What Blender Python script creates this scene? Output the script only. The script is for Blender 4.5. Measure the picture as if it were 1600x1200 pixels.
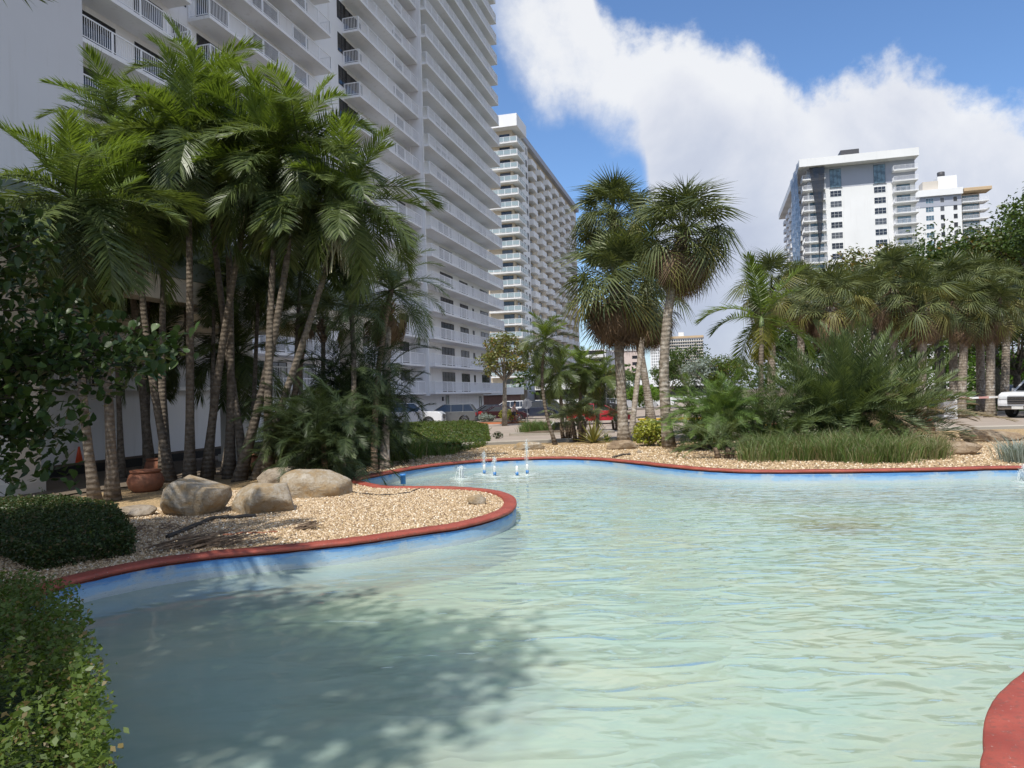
import bpy, math, random
import numpy as np
from mathutils import Vector, Matrix
from mathutils.geometry import delaunay_2d_cdt
for o in list(bpy.data.objects): bpy.data.objects.remove(o)
S = bpy.context.scene
R = math.radians
rnd = random.Random(7)
npr = np.random.RandomState(11)

# ------------------------------------------------------------------ camera
FPX = 1150.0                       # focal length in photo pixels (1600 wide)
EYE = Vector((0, 0, 1.75))
PITCH, ROLL = 0.0148, 0.028
_r0 = Vector((1, 0, 0)); _f = Vector((0, math.cos(PITCH), math.sin(PITCH))); _u0 = Vector((0, -math.sin(PITCH), math.cos(PITCH)))
_r = _r0*math.cos(ROLL) - _u0*math.sin(ROLL); _u = _r0*math.sin(ROLL) + _u0*math.cos(ROLL)
cam = bpy.data.cameras.new('camera'); camo = bpy.data.objects.new('camera', cam)
S.collection.objects.link(camo); S.camera = camo
M = Matrix((( _r.x, _u.x, -_f.x, EYE.x), (_r.y, _u.y, -_f.y, EYE.y), (_r.z, _u.z, -_f.z, EYE.z), (0, 0, 0, 1)))
camo.matrix_world = M
cam.sensor_width = 36; cam.lens = 36*FPX/1600; cam.clip_start = .05; cam.clip_end = 6000

# ------------------------------------------------------------------ light
SUN_AZ, SUN_EL = R(24), R(60)      # azimuth: how far left of straight behind the camera
sun_dir = Vector((-math.sin(SUN_AZ)*math.cos(SUN_EL), -math.cos(SUN_AZ)*math.cos(SUN_EL), math.sin(SUN_EL)))
sl = bpy.data.lights.new('sun', 'SUN'); sl.energy = 4.7; sl.angle = R(.53); sl.color = (1, .955, .88)
so = bpy.data.objects.new('sun', sl); S.collection.objects.link(so)
so.rotation_euler = sun_dir.to_track_quat('Z', 'Y').to_euler()
so.location = (-30, -60, 90)
S.view_settings.view_transform = 'Standard'; S.view_settings.look = 'None'
S.view_settings.gamma = 1; S.view_settings.use_curve_mapping = False; S.view_settings.exposure = 0.0
S.render.resolution_x = 1024; S.render.resolution_y = 768
S.render.engine = 'CYCLES'
S.cycles.max_bounces = 8; S.cycles.transparent_max_bounces = 12

def ray(px, py): return _f + _r*((px-800)/FPX) + _u*((600-py)/FPX)
def G(px, py, z=0.0):
    d = ray(px, py); t = (z-EYE.z)/d.z; return EYE + d*t
def PD(px, py, Y):
    d = ray(px, py); return EYE + d*(Y/d.y)

# ------------------------------------------------------------------ node helper
class NT:
    def __init__(s, nt): s.nt = nt; s.n = nt.nodes; s.l = nt.links
    def node(s, typ, ins=None, **kw):
        n = s.n.new(typ)
        for k, v in kw.items(): setattr(n, k, v)
        for k, v in (ins or {}).items(): s.put(n.inputs[k], v)
        return n
    def put(s, sock, v):
        if isinstance(v, bpy.types.NodeSocket): s.l.new(v, sock)
        elif isinstance(v, (tuple, list)) and len(v) == 3 and sock.type == 'RGBA': sock.default_value = (*v, 1)
        else: sock.default_value = v
    def math(s, op, a, b=None, c=None, clamp=False):
        n = s.n.new('ShaderNodeMath'); n.operation = op; n.use_clamp = clamp
        s.put(n.inputs[0], a)
        if b is not None: s.put(n.inputs[1], b)
        if c is not None: s.put(n.inputs[2], c)
        return n.outputs[0]
    def mix(s, f, a, b, mode='MIX'):
        n = s.n.new('ShaderNodeMix'); n.data_type = 'RGBA'; n.blend_type = mode
        s.put(n.inputs[0], f); s.put(n.inputs[6], a); s.put(n.inputs[7], b); return n.outputs[2]
    def noise(s, vec=None, scale=5, detail=4, rough=.55, dist=0, out=0):
        n = s.n.new('ShaderNodeTexNoise'); n.inputs['Scale'].default_value = scale; n.inputs['Detail'].default_value = detail
        n.inputs['Roughness'].default_value = rough; n.inputs['Distortion'].default_value = dist
        if vec is not None: s.l.new(vec, n.inputs['Vector'])
        return n.outputs[out]
    def ramp(s, f, stops, interp='LINEAR'):
        n = s.n.new('ShaderNodeValToRGB'); cr = n.color_ramp; cr.interpolation = interp
        while len(cr.elements) < len(stops): cr.elements.new(.5)
        for e, (p, c) in zip(cr.elements, stops):
            e.position = p; e.color = (*c, 1) if isinstance(c, (tuple, list)) else (c, c, c, 1)
        s.put(n.inputs[0], f); return n.outputs[0]
    def mapr(s, v, a, b, c, d, smooth=False):
        n = s.n.new('ShaderNodeMapRange'); n.interpolation_type = 'SMOOTHSTEP' if smooth else 'LINEAR'
        for i, x in enumerate((v, a, b, c, d)): s.put(n.inputs[i], x)
        return n.outputs[0]

# ------------------------------------------------------------------ world: sky and clouds by direction
W = bpy.data.worlds.new('World'); S.world = W; W.use_nodes = True
T = NT(W.node_tree); T.n.clear()
sky = T.node('ShaderNodeTexSky', sky_type='NISHITA', sun_disc=False, sun_elevation=SUN_EL, sun_rotation=math.pi+SUN_AZ,
             air_density=1.0, dust_density=.3, ozone_density=2.0, altitude=0)
tc = T.node('ShaderNodeTexCoord'); dirv = tc.outputs['Generated']
sep = T.node('ShaderNodeSeparateXYZ', {0: dirv})
az = T.math('ARCTAN2', sep.outputs[0], sep.outputs[1]); el = T.math('ARCSINE', sep.outputs[2])
def azel(px, py):
    d = ray(px, py).normalized(); return math.atan2(d.x, d.y), math.asin(d.z)
def curve(pts):
    n = T.n.new('ShaderNodeFloatCurve'); c = n.mapping.curves[0]
    q = sorted([((a+1)/2, (e+.6)/1.8) for a, e in (azel(*p) for p in pts)])
    q = [(0.0, q[0][1])] + q + [(1.0, q[-1][1])]
    while len(c.points) < len(q): c.points.new(.5, .5)
    for p, (x, y) in zip(c.points, q): p.location = (min(max(x, 0), 1), min(max(y, 0), 1)); p.handle_type = 'VECTOR'
    n.mapping.update()
    T.put(n.inputs['Value'], T.mapr(az, -1, 1, 0, 1))
    return T.mapr(n.outputs[0], 0, 1, -.6, 1.2)
e_up = curve([(560, -10), (770, -60), (915, -40), (935, 20), (965, 66), (1080, 68), (1130, 84), (1200, 96), (1260, 118), (1330, 98), (1400, 88), (1470, 112), (1500, 150), (1600, 160), (1900, 130)])
e_lo = curve([(560, -60), (740, 0), (775, 60), (800, 112), (860, 150), (930, 190), (985, 215), (1005, 250), (1030, 420), (1060, 1000), (1900, 1100)])
nb = T.noise(dirv, 5, 7, .58, .3); nf = T.noise(dirv, 15, 6, .6)
nn = T.math('ADD', T.math('MULTIPLY', T.math('SUBTRACT', nb, .5), .16), T.math('ADD', T.math('MULTIPLY', T.math('SUBTRACT', nf, .5), .085), T.math('MULTIPLY', T.math('SUBTRACT', T.noise(dirv, 42, 5, .65), .5), .03)))
m1 = T.mapr(T.math('ADD', T.math('SUBTRACT', e_up, el), nn), -.006, .034, 0, 1, True)
m2 = T.mapr(T.math('ADD', T.math('SUBTRACT', el, e_lo), nn), -.03, .055, 0, 1, True)
m = T.math('MULTIPLY', T.math('MULTIPLY', m1, m2), T.mapr(T.math('ADD', az, T.math('MULTIPLY', nn, 2.5)), azel(770, 60)[0], azel(985, 60)[0], .38, 1, True))
# elsewhere in the sky: unseen fair-weather cloud, thickened for a paler ambient light, and a pale horizon
ng = T.noise(dirv, 2.3, 6, .6, .4)
side = T.mapr(T.math('ABSOLUTE', az), .75, 1.1, 0, 1, True)
m = T.math('MAXIMUM', m, T.math('MULTIPLY', T.mapr(ng, .42, .58, 0, .9, True), side))
low = T.mapr(el, .0, .22, .42, 0, True)
m = T.math('MAXIMUM', m, low)
shade = T.math('ADD', T.math('MULTIPLY', nb, .5), T.math('MULTIPLY', T.noise(dirv, 3.2, 5, .55, .5), .5))
edge = T.mapr(T.math('SUBTRACT', e_up, el), 0, .26, .17, -.10)
cc = T.ramp(T.math('ADD', shade, edge), [(.36, (.50, .54, .66)), (.48, (.62, .66, .76)), (.58, (.78, .80, .86)), (.68, (.90, .91, .93))])
bg1 = T.node('ShaderNodeBackground', {'Color': T.mix(1.0, sky.outputs[0], (.80, .97, 1.16), 'MULTIPLY'), 'Strength': .15})
bg2 = T.node('ShaderNodeBackground', {'Color': cc, 'Strength': 1.02})
mx = T.node('ShaderNodeMixShader', {0: T.math('MULTIPLY', m, .93), 1: bg1.outputs[0], 2: bg2.outputs[0]})
T.node('ShaderNodeOutputWorld', {0: mx.outputs[0]})

# ------------------------------------------------------------------ materials
def newmat(name):
    m = bpy.data.materials.new(name); m.use_nodes = True; t = NT(m.node_tree); t.n.clear()
    out = t.n.new('ShaderNodeOutputMaterial'); return m, t, out
MATS = {}
def pmat(name, col, rough=.6, var=.12, scale=3.0, bump=0.0, bscale=40, metal=0, spec=.4, dirt=0, dirtcol=(.12, .1, .08), coat=0, emit=None, coord='Object'):
    m, t, out = newmat(name)
    tcn = t.n.new('ShaderNodeTexCoord').outputs[coord]
    n1 = t.noise(tcn, scale, 5)
    c = t.mix(t.mapr(n1, .3, .7, 0, 1), tuple(max(0, x*(1-var)) for x in col), tuple(min(1, x*(1+var)) for x in col))
    if dirt:
        n2 = t.noise(tcn, scale*.37, 6, .65, .5); c = t.mix(t.mapr(n2, .5, .75, 0, dirt), c, dirtcol)
    b = t.node('ShaderNodeBsdfPrincipled', {'Base Color': c, 'Roughness': rough, 'Metallic': metal, 'Specular IOR Level': spec, 'Coat Weight': coat})
    if bump:
        bn = t.node('ShaderNodeBump', {'Height': t.noise(tcn, bscale, 4), 'Strength': bump, 'Distance': .05}); t.l.new(bn.outputs[0], b.inputs['Normal'])
    if emit: b.inputs['Emission Color'].default_value = (*emit[0], 1); b.inputs['Emission Strength'].default_value = emit[1]
    t.l.new(b.outputs[0], out.inputs[0]); MATS[name] = m; return m
def leafmat(name, c1, c2, trans=.3, rough=.42, isl=True, spec=.35, c3=None):
    """foliage: colour varies per leaf and per frond; light passes through the blade"""
    m, t, out = newmat(name)
    g = t.n.new('ShaderNodeNewGeometry'); oi = t.n.new('ShaderNodeObjectInfo')
    f = t.math('ADD', t.math('MULTIPLY', g.outputs['Random Per Island'], .6), t.math('MULTIPLY', oi.outputs['Random'], .4))
    c = t.mix(f, c1, c2)
    if c3: c = t.mix(t.mapr(g.outputs['Random Per Island'], .86, .9, 0, 1), c, c3)
    b = t.node('ShaderNodeBsdfPrincipled', {'Base Color': c, 'Roughness': rough, 'Specular IOR Level': spec})
    tr = t.node('ShaderNodeBsdfTranslucent', {'Color': t.mix(1.0, c, (1.3, 1.3, .55), 'MULTIPLY')})
    mxn = t.node('ShaderNodeMixShader', {0: trans, 1: b.outputs[0], 2: tr.outputs[0]})
    t.l.new(mxn.outputs[0], out.inputs[0]); MATS[name] = m; return m

leafmat('palm_leaf', (.034, .058, .02), (.16, .205, .06), .32, .4, spec=.45)
leafmat('palm_leaf_fresh', (.07, .11, .022), (.22, .30, .06), .38, .4, spec=.4)
leafmat('palm_leaf_yellow', (.15, .17, .03), (.30, .25, .05), .3, .45)
leafmat('date_leaf', (.05, .085, .038), (.19, .24, .09), .25, .45, spec=.4)
leafmat('date_leaf_dry', (.17, .14, .08), (.30, .22, .13), .2, .6)
leafmat('fan_leaf', (.035, .055, .022), (.22, .25, .10), .22, .48, spec=.35)
leafmat('fan_leaf_yellow', (.16, .17, .05), (.27, .24, .08), .22, .45)
leafmat('fan_leaf_dead', (.13, .09, .06), (.26, .17, .10), .15, .75)
leafmat('fan_leaf_rust', (.34, .17, .07), (.42, .24, .11), .2, .7)
leafmat('broad_leaf', (.035, .07, .015), (.095, .14, .03), .3, .4)
leafmat('broad_leaf_olive', (.09, .11, .03), (.21, .22, .07), .3, .45, c3=(.28, .17, .05))
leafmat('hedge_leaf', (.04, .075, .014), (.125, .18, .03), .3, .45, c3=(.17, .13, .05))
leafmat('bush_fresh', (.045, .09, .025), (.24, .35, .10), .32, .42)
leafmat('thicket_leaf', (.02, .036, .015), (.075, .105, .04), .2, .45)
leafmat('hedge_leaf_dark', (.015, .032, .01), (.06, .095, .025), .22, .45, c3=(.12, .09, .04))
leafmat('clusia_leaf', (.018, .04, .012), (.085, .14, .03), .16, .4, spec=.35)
leafmat('croton_leaf', (.22, .27, .04), (.50, .48, .10), .3, .4)
leafmat('grass_blade', (.07, .13, .03), (.15, .22, .06), .3, .45, c3=(.30, .25, .14))
leafmat('grass_dry', (.12, .14, .06), (.27, .25, .13), .25, .5)
leafmat('silver_leaf', (.22, .27, .25), (.34, .38, .34), .2, .5)
leafmat('bright_lawn', (.10, .19, .03), (.18, .28, .05), .4, .5)
pmat('hedge_dark_core', (.03, .05, .015), .9, .5, 12, 1.0, 30); pmat('stalk', (.20, .22, .08), .6, .2); pmat('stalk_pale', (.58, .55, .36), .7, .25, 20)
pmat('crownshaft', (.14, .19, .07), .45, .2, 4)
pmat('dark_metal', (.03, .03, .03), .4, .1); pmat('black', (.015, .015, .015), .6, .2)

def trunkmat(name, c1, c2, ring=14, ringamt=.6, patch=None):
    m, t, out = newmat(name)
    tcn = t.n.new('ShaderNodeTexCoord').outputs['Object']
    sp = t.node('ShaderNodeSeparateXYZ', {0: tcn})
    nz = t.noise(tcn, 6, 5, .6)
    zz = t.math('ADD', t.math('MULTIPLY', sp.outputs[2], ring*6.283), t.math('MULTIPLY', nz, 5))
    w = t.math('SINE', zz)
    w2 = t.mapr(w, .55, 1, 0, 1)
    c = t.mix(t.mapr(t.noise(tcn, 9, 6, .65), .35, .65, 0, 1), c1, c2)
    c = t.mix(t.math('MULTIPLY', w2, ringamt), c, tuple(x*.45 for x in c1))
    if patch: c = t.mix(t.mapr(t.noise(tcn, 3.3, 5, .7, .6), .52, .62, 0, .75), c, patch)
    h = t.math('ADD', t.math('MULTIPLY', w, -.5), t.noise(tcn, 30, 4))
    bn = t.node('ShaderNodeBump', {'Height': h, 'Strength': .6, 'Distance': .02})
    b = t.node('ShaderNodeBsdfPrincipled', {'Base Color': c, 'Roughness': .85, 'Normal': bn.outputs[0], 'Specular IOR Level': .2})
    t.l.new(b.outputs[0], out.inputs[0]); MATS[name] = m
trunkmat('trunk_ringed', (.085, .068, .052), (.21, .175, .135), 9, .22)
trunkmat('trunk_sabal', (.17, .135, .10), (.36, .31, .25), 7, .2, (.50, .46, .40))
trunkmat('trunk_brown', (.14, .10, .07), (.26, .19, .13), 10, .6)
trunkmat('bark', (.20, .17, .13), (.38, .34, .28), 2, .2)
trunkmat('bark_dark', (.06, .05, .04), (.14, .12, .10), 2, .2)

def wallmat(name, col, streak=.25, rough=.75):
    m, t, out = newmat(name)
    tcn = t.n.new('ShaderNodeTexCoord').outputs['Object']
    mp = t.node('ShaderNodeMapping', {0: tcn}); mp.inputs['Scale'].default_value = (1.2, 1.2, .08)
    st = t.noise(mp.outputs[0], 1.6, 6, .65); big = t.noise(tcn, .15, 4)
    c = t.mix(t.mapr(big, .35, .65, 0, 1), tuple(x*.93 for x in col), col)
    c = t.mix(t.mapr(st, .55, .8, 0, streak), c, (.38, .35, .30))
    bn = t.node('ShaderNodeBump', {'Height': t.noise(tcn, 25, 3), 'Strength': .15, 'Distance': .02})
    b = t.node('ShaderNodeBsdfPrincipled', {'Base Color': c, 'Roughness': rough, 'Normal': bn.outputs[0], 'Specular IOR Level': .2})
    t.l.new(b.outputs[0], out.inputs[0]); MATS[name] = m
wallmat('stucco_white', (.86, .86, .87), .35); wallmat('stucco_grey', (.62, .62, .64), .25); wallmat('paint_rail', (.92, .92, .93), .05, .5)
wallmat('stucco_cream', (.62, .53, .41), .1); wallmat('stucco_beige', (.60, .55, .48), .2); wallmat('stucco_bright', (.82, .82, .81), .12)
wallmat('canopy_green', (.24, .28, .25), .2); wallmat('pinkish', (.68, .56, .50), .1); wallmat('tan_raw', (.58, .43, .27), .4)
wallmat('roof_grey_and_shade', (.42, .44, .50), .1); wallmat('soffit', (.78, .70, .58), .15)

def glassmat(name, col, rough=.08):
    m, t, out = newmat(name)
    tcn = t.n.new('ShaderNodeTexCoord').outputs['Object']; oi = t.n.new('ShaderNodeObjectInfo')
    n = t.noise(tcn, .9, 2)
    c = t.mix(t.mapr(n, .4, .6, 0, 1), col, tuple(x*2.2+.01 for x in col))
    c = t.mix(t.math('GREATER_THAN', oi.outputs['Random'], .78), c, tuple(x*2.5+.06 for x in col))
    b = t.node('ShaderNodeBsdfPrincipled', {'Base Color': c, 'Roughness': rough, 'Specular IOR Level': .7})
    t.l.new(b.outputs[0], out.inputs[0]); MATS[name] = m
glassmat('glass_dark', (.012, .013, .016)); glassmat('glass_blue', (.05, .09, .12)); glassmat('glass_teal', (.08, .12, .14), .15)
def clearish(name, col, a=.5):
    m, t, out = newmat(name)
    tr = t.node('ShaderNodeBsdfTransparent', {'Color': (1, 1, 1)}); b = t.node('ShaderNodeBsdfPrincipled', {'Base Color': col, 'Roughness': .15})
    mxn = t.node('ShaderNodeMixShader', {0: a, 1: tr.outputs[0], 2: b.outputs[0]}); t.l.new(mxn.outputs[0], out.inputs[0]); MATS[name] = m
clearish('rail_glass', (.42, .52, .55), .6); clearish('net', (.03, .03, .035), .82); clearish('spray', (.85, .9, .92), .45); clearish('spray_thin', (.85, .9, .92), .2)
clearish('gauze', (.06, .06, .07), .6)

def gravelmat(name, base, fine=28):
    m, t, out = newmat(name)
    tcn = t.n.new('ShaderNodeTexCoord').outputs['Object']
    v = t.node('ShaderNodeTexVoronoi', {'Vector': tcn, 'Scale': fine}); v2 = t.node('ShaderNodeSeparateColor', {0: v.outputs['Color']})
    c = t.ramp(v2.outputs[0], [(0, tuple(x*.5 for x in base)), (.3, tuple(x*.85 for x in base)), (.65, base), (1, tuple(min(.85, x*1.35) for x in base))])
    c = t.mix(t.mapr(v.outputs['Distance'], .35, .75, 0, .65), c, tuple(x*.3 for x in base))
    big = t.noise(tcn, .45, 6, .65, .4); c = t.mix(t.mapr(big, .52, .75, 0, .45), c, (.33, .22, .13))
    bn = t.node('ShaderNodeBump', {'Height': t.math('SUBTRACT', 1, v.outputs['Distance']), 'Strength': .9, 'Distance': .02})
    b = t.node('ShaderNodeBsdfPrincipled', {'Base Color': c, 'Roughness': .85, 'Normal': bn.outputs[0], 'Specular IOR Level': .25})
    t.l.new(b.outputs[0], out.inputs[0]); MATS[name] = m
gravelmat('gravel_sheet', (.52, .37, .20))
m, t, out = newmat('gravel_stone')
g = t.n.new('ShaderNodeNewGeometry').outputs['Random Per Island']
c = t.ramp(g, [(0, (.11, .07, .045)), (.18, (.30, .20, .11)), (.45, (.46, .33, .19)), (.75, (.57, .43, .27)), (.93, (.68, .57, .42)), (1, (.80, .74, .62))])
b = t.node('ShaderNodeBsdfPrincipled', {'Base Color': c, 'Roughness': .6}); t.l.new(b.outputs[0], out.inputs[0]); MATS['gravel_stone'] = m
def roadmat(name, col, crack=.4):
    m, t, out = newmat(name)
    tcn = t.n.new('ShaderNodeTexCoord').outputs['Object']
    n1 = t.noise(tcn, .35, 6, .6, .3); n2 = t.noise(tcn, 60, 3)
    mp = t.node('ShaderNodeMapping', {0: tcn}); mp.inputs['Scale'].default_value = (.25, 1.4, 1)
    n3 = t.noise(mp.outputs[0], .7, 5, .6)
    c = t.mix(t.mapr(n1, .35, .65, 0, 1), tuple(x*.85 for x in col), col)
    c = t.mix(t.mapr(n2, .4, .6, 0, .25), c, tuple(x*.6 for x in col))
    c = t.mix(t.mapr(n3, .55, .7, 0, crack), c, (.16, .13, .11))
    bn = t.node('ShaderNodeBump', {'Height': n2, 'Strength': .3, 'Distance': .01})
    b = t.node('ShaderNodeBsdfPrincipled', {'Base Color': c, 'Roughness': .85, 'Normal': bn.outputs[0], 'Specular IOR Level': .25})
    t.l.new(b.outputs[0], out.inputs[0]); MATS[name] = m
roadmat('road_pale', (.40, .335, .28)); roadmat('drive_dark', (.17, .135, .10), .3); roadmat('kerb_grey', (.42, .38, .32), .6)
roadmat('kerb_yellow', (.70, .46, .06), .3); roadmat('kerb_orange', (.60, .21, .10), .3)
pmat('lawn', (.07, .11, .03), .9, .4, 2, .8, 30); pmat('soil', (.12, .09, .06), .95, .4, 2, .6, 20)

# red coping, blue pool wall, pool floor, water
def poolmats():
    m, t, out = newmat('coping_red')
    tcn = t.n.new('ShaderNodeTexCoord').outputs['Object']
    n1 = t.noise(tcn, 3, 6, .6); n2 = t.noise(tcn, 22, 5, .7)
    c = t.mix(t.mapr(n1, .35, .65, 0, 1), (.27, .052, .034), (.38, .085, .055))
    c = t.mix(t.mapr(n2, .52, .62, 0, .6), c, (.19, .07, .05)); c = t.mix(t.mapr(t.noise(tcn, 38, 4, .75), .66, .69, 0, .7), c, (.65, .6, .55))
    bn = t.node('ShaderNodeBump', {'Height': n2, 'Strength': .25, 'Distance': .02})
    b = t.node('ShaderNodeBsdfPrincipled', {'Base Color': c, 'Roughness': .6, 'Normal': bn.outputs[0]}); t.l.new(b.outputs[0], out.inputs[0]); MATS['coping_red'] = m
    m, t, out = newmat('wall_blue')
    tcn = t.n.new('ShaderNodeTexCoord').outputs['Object']; sp = t.node('ShaderNodeSeparateXYZ', {0: tcn})
    mp = t.node('ShaderNodeMapping', {0: tcn}); mp.inputs['Scale'].default_value = (1, 1, 3)
    n1 = t.noise(mp.outputs[0], 2.2, 6, .65); n2 = t.noise(mp.outputs[0], 9, 6, .7)
    n3 = t.noise(tcn, 1.1, 5, .7); mq = t.node('ShaderNodeMapping', {0: tcn}); mq.inputs['Scale'].default_value = (.6, .6, 14); n4 = t.noise(mq.outputs[0], 2.2, 5, .65)
    h = t.math('ADD', sp.outputs[2], t.math('ADD', t.math('MULTIPLY', t.math('SUBTRACT', n1, .5), .16), t.math('MULTIPLY', t.math('SUBTRACT', n2, .5), .07)))
    c = t.ramp(t.mapr(h, -.36, 0, 0, 1), [(0, (.15, .18, .13)), (.18, (.24, .29, .26)), (.24, (.33, .40, .42)), (.50, (.36, .43, .46)), (.56, (.25, .39, .52)), (.72, (.20, .35, .52)), (.80, (.075, .22, .46)), (1, (.045, .16, .38))])
    c = t.mix(t.mapr(n4, .52, .60, 0, .45), c, (.30, .35, .36)); c = t.mix(t.mapr(n3, .54, .60, 0, .6), c, (.36, .41, .41))
    c = t.mix(t.mapr(t.noise(mp.outputs[0], 26, 5, .75), .60, .64, 0, .6), c, (.12, .15, .17))
    bn = t.node('ShaderNodeBump', {'Height': n2, 'Strength': .3, 'Distance': .02})
    b = t.node('ShaderNodeBsdfPrincipled', {'Base Color': c, 'Roughness': .6, 'Normal': bn.outputs[0]}); t.l.new(b.outputs[0], out.inputs[0]); MATS['wall_blue'] = m
    m, t, out = newmat('pool_floor')
    tcn = t.n.new('ShaderNodeTexCoord').outputs['Object']
    n1 = t.noise(tcn, .5, 6, .6, .4); n2 = t.noise(tcn, 1.3, 6, .65, .6)
    c = t.mix(t.mapr(n1, .38, .66, 0, 1), (.53, .70, .60), (.64, .69, .49)); c = t.mix(t.mapr(n2, .52, .74, 0, .45), c, (.42, .44, .30))
    # a sunken brown stain
    st = G(1310, 822, -.6); gm = t.node('ShaderNodeVectorMath', {0: tcn, 1: (st.x, st.y, -.65)}, operation='SUBTRACT')
    gs = t.node('ShaderNodeVectorMath', {0: gm.outputs[0], 1: (.9, 1.5, 1)}, operation='MULTIPLY')
    ln = t.node('ShaderNodeVectorMath', {0: gs.outputs[0]}, operation='LENGTH').outputs['Value']
    ln = t.math('ADD', ln, t.math('MULTIPLY', t.math('SUBTRACT', n2, .5), 1.6))
    c = t.mix(t.mapr(ln, .25, 1.0, .85, 0, True), c, (.22, .17, .09))
    b = t.node('ShaderNodeBsdfPrincipled', {'Base Color': c, 'Roughness': .8}); t.l.new(b.outputs[0], out.inputs[0]); MATS['pool_floor'] = m
    m, t, out = newmat('pool_water')
    tcn = t.n.new('ShaderNodeTexCoord').outputs['Object']
    mp = t.node('ShaderNodeMapping', {0: tcn}); mp.inputs['Rotation'].default_value = (0, 0, R(-12)); mp.inputs['Scale'].default_value = (.62, 1.25, 1)
    w1 = t.noise(mp.outputs[0], 2.0, 2, .45, .5); w2 = t.noise(mp.outputs[0], 3.4, 2, .45, .4); w3 = t.noise(tcn, 22, 2)
    rid = t.math('SUBTRACT', 1, t.math('ABSOLUTE', t.math('SUBTRACT', t.math('MULTIPLY', w1, 2), 1)))
    h = t.math('ADD', t.math('ADD', t.math('MULTIPLY', t.math('POWER', rid, 2), .42), t.math('MULTIPLY', w2, .62)), t.math('MULTIPLY', w3, .015))
    # calm water in the lee on the left
    sp = t.node('ShaderNodeSeparateXYZ', {0: tcn})
    amp = t.mapr(t.math('ADD', sp.outputs[0], t.math('MULTIPLY', sp.outputs[1], .12)), -2.2, 2.2, .10, 1.0, True)
    bn = t.node('ShaderNodeBump', {'Height': t.math('MULTIPLY', h, amp), 'Strength': 1.0, 'Distance': .062})
    tint = t.mix(t.mapr(w1, .3, .7, 0, 1), (.78, .88, .80), (.90, .97, .88))
    tr = t.node('ShaderNodeBsdfTransparent', {'Color': tint})
    murk = t.mix(t.mapr(t.noise(tcn, .55, 6, .62, .5), .42, .62, 0, 1), (.43, .545, .49), (.50, .55, .45)); murk = t.mix(t.mapr(t.noise(mp.outputs[0], 1.7, 5, .6, .4), .5, .7, 0, .5), murk, (.31, .42, .365))
    st = G(1310, 815, -.23); gs = t.node('ShaderNodeVectorMath', {0: t.node('ShaderNodeVectorMath', {0: tcn, 1: (st.x, st.y, -.23)}, operation='SUBTRACT').outputs[0], 1: (.75, .9, 1)}, operation='MULTIPLY')
    ln = t.math('ADD', t.node('ShaderNodeVectorMath', {0: gs.outputs[0]}, operation='LENGTH').outputs['Value'], t.math('MULTIPLY', t.math('SUBTRACT', t.noise(mp.outputs[0], 2.5, 6, .7), .5), 1.5))
    murk = t.mix(t.mapr(ln, .2, .95, .75, 0, True), murk, (.30, .27, .15))
    di = t.node('ShaderNodeBsdfDiffuse', {'Color': murk, 'Normal': bn.outputs[0]})
    body = t.node('ShaderNodeMixShader', {0: .6, 1: tr.outputs[0], 2: di.outputs[0]})
    gl = t.node('ShaderNodeBsdfGlossy', {'Color': (1, 1, 1), 'Roughness': .03, 'Normal': bn.outputs[0]})
    fr = t.node('ShaderNodeFresnel', {'IOR': 1.33, 'Normal': bn.outputs[0]})
    mxn = t.node('ShaderNodeMixShader', {0: fr.outputs[0], 1: body.outputs[0], 2: gl.outputs[0]})
    t.l.new(mxn.outputs[0], out.inputs[0]); MATS['pool_water'] = m
poolmats()
def rockmat(name, c1, c2, c3):
    m, t, out = newmat(name)
    tcn = t.n.new('ShaderNodeTexCoord').outputs['Object']
    mp = t.node('ShaderNodeMapping', {0: tcn}); mp.inputs['Scale'].default_value = (1, 1, 1.7); mp.inputs['Rotation'].default_value = (.4, .5, 0)
    n1 = t.noise(mp.outputs[0], 3.2, 9, .72, .25); n2 = t.noise(tcn, 17, 9, .75)
    c = t.ramp(n1, [(.3, c1), (.5, c2), (.68, c3)]); c = t.mix(t.mapr(n2, .52, .66, 0, .55), c, tuple(x*.4 for x in c1))
    bn = t.node('ShaderNodeBump', {'Height': t.math('ADD', n1, t.math('MULTIPLY', n2, .4)), 'Strength': .9, 'Distance': .07})
    b = t.node('ShaderNodeBsdfPrincipled', {'Base Color': c, 'Roughness': .85, 'Normal': bn.outputs[0], 'Specular IOR Level': .2}); t.l.new(b.outputs[0], out.inputs[0]); MATS[name] = m
rockmat('rock', (.19, .15, .11), (.34, .28, .21), (.45, .40, .34)); rockmat('driftwood', (.15, .10, .065), (.30, .22, .14), (.43, .35, .26)); rockmat('rock_golden', (.36, .22, .08), (.36, .29, .20), (.52, .48, .41))
pmat('terracotta', (.27, .105, .055), .7, .25, 8, .2, 30, dirt=.4, dirtcol=(.25, .16, .1)); pmat('cone_orange', (.80, .10, .03), .5, .1)
pmat('plastic_blue', (.05, .22, .55), .4, .15); pmat('plastic_white', (.78, .78, .76), .45, .08); pmat('rubber', (.02, .02, .02), .7, .2)
for nme, c in dict(car_white=(.74, .75, .77), car_grey=(.12, .125, .13), car_red=(.42, .015, .03), car_black=(.018, .019, .022), car_maroon=(.035, .008, .012), car_navy=(.02, .03, .055), car_silver=(.42, .43, .45)).items():
    pmat(nme, c, .28, .04, 2, coat=.6, spec=.5)
pmat('car_glass', (.018, .021, .025), .05, .1, spec=.8); pmat('chrome', (.6, .6, .6), .2, .1, metal=1); pmat('alloy', (.5, .5, .52), .3, .1, metal=.8)
pmat('lamp_white', (.75, .78, .8), .15, .1); pmat('lamp_red', (.45, .02, .02), .2, .1); pmat('trim_grey', (.06, .06, .065), .55, .1)
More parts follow.
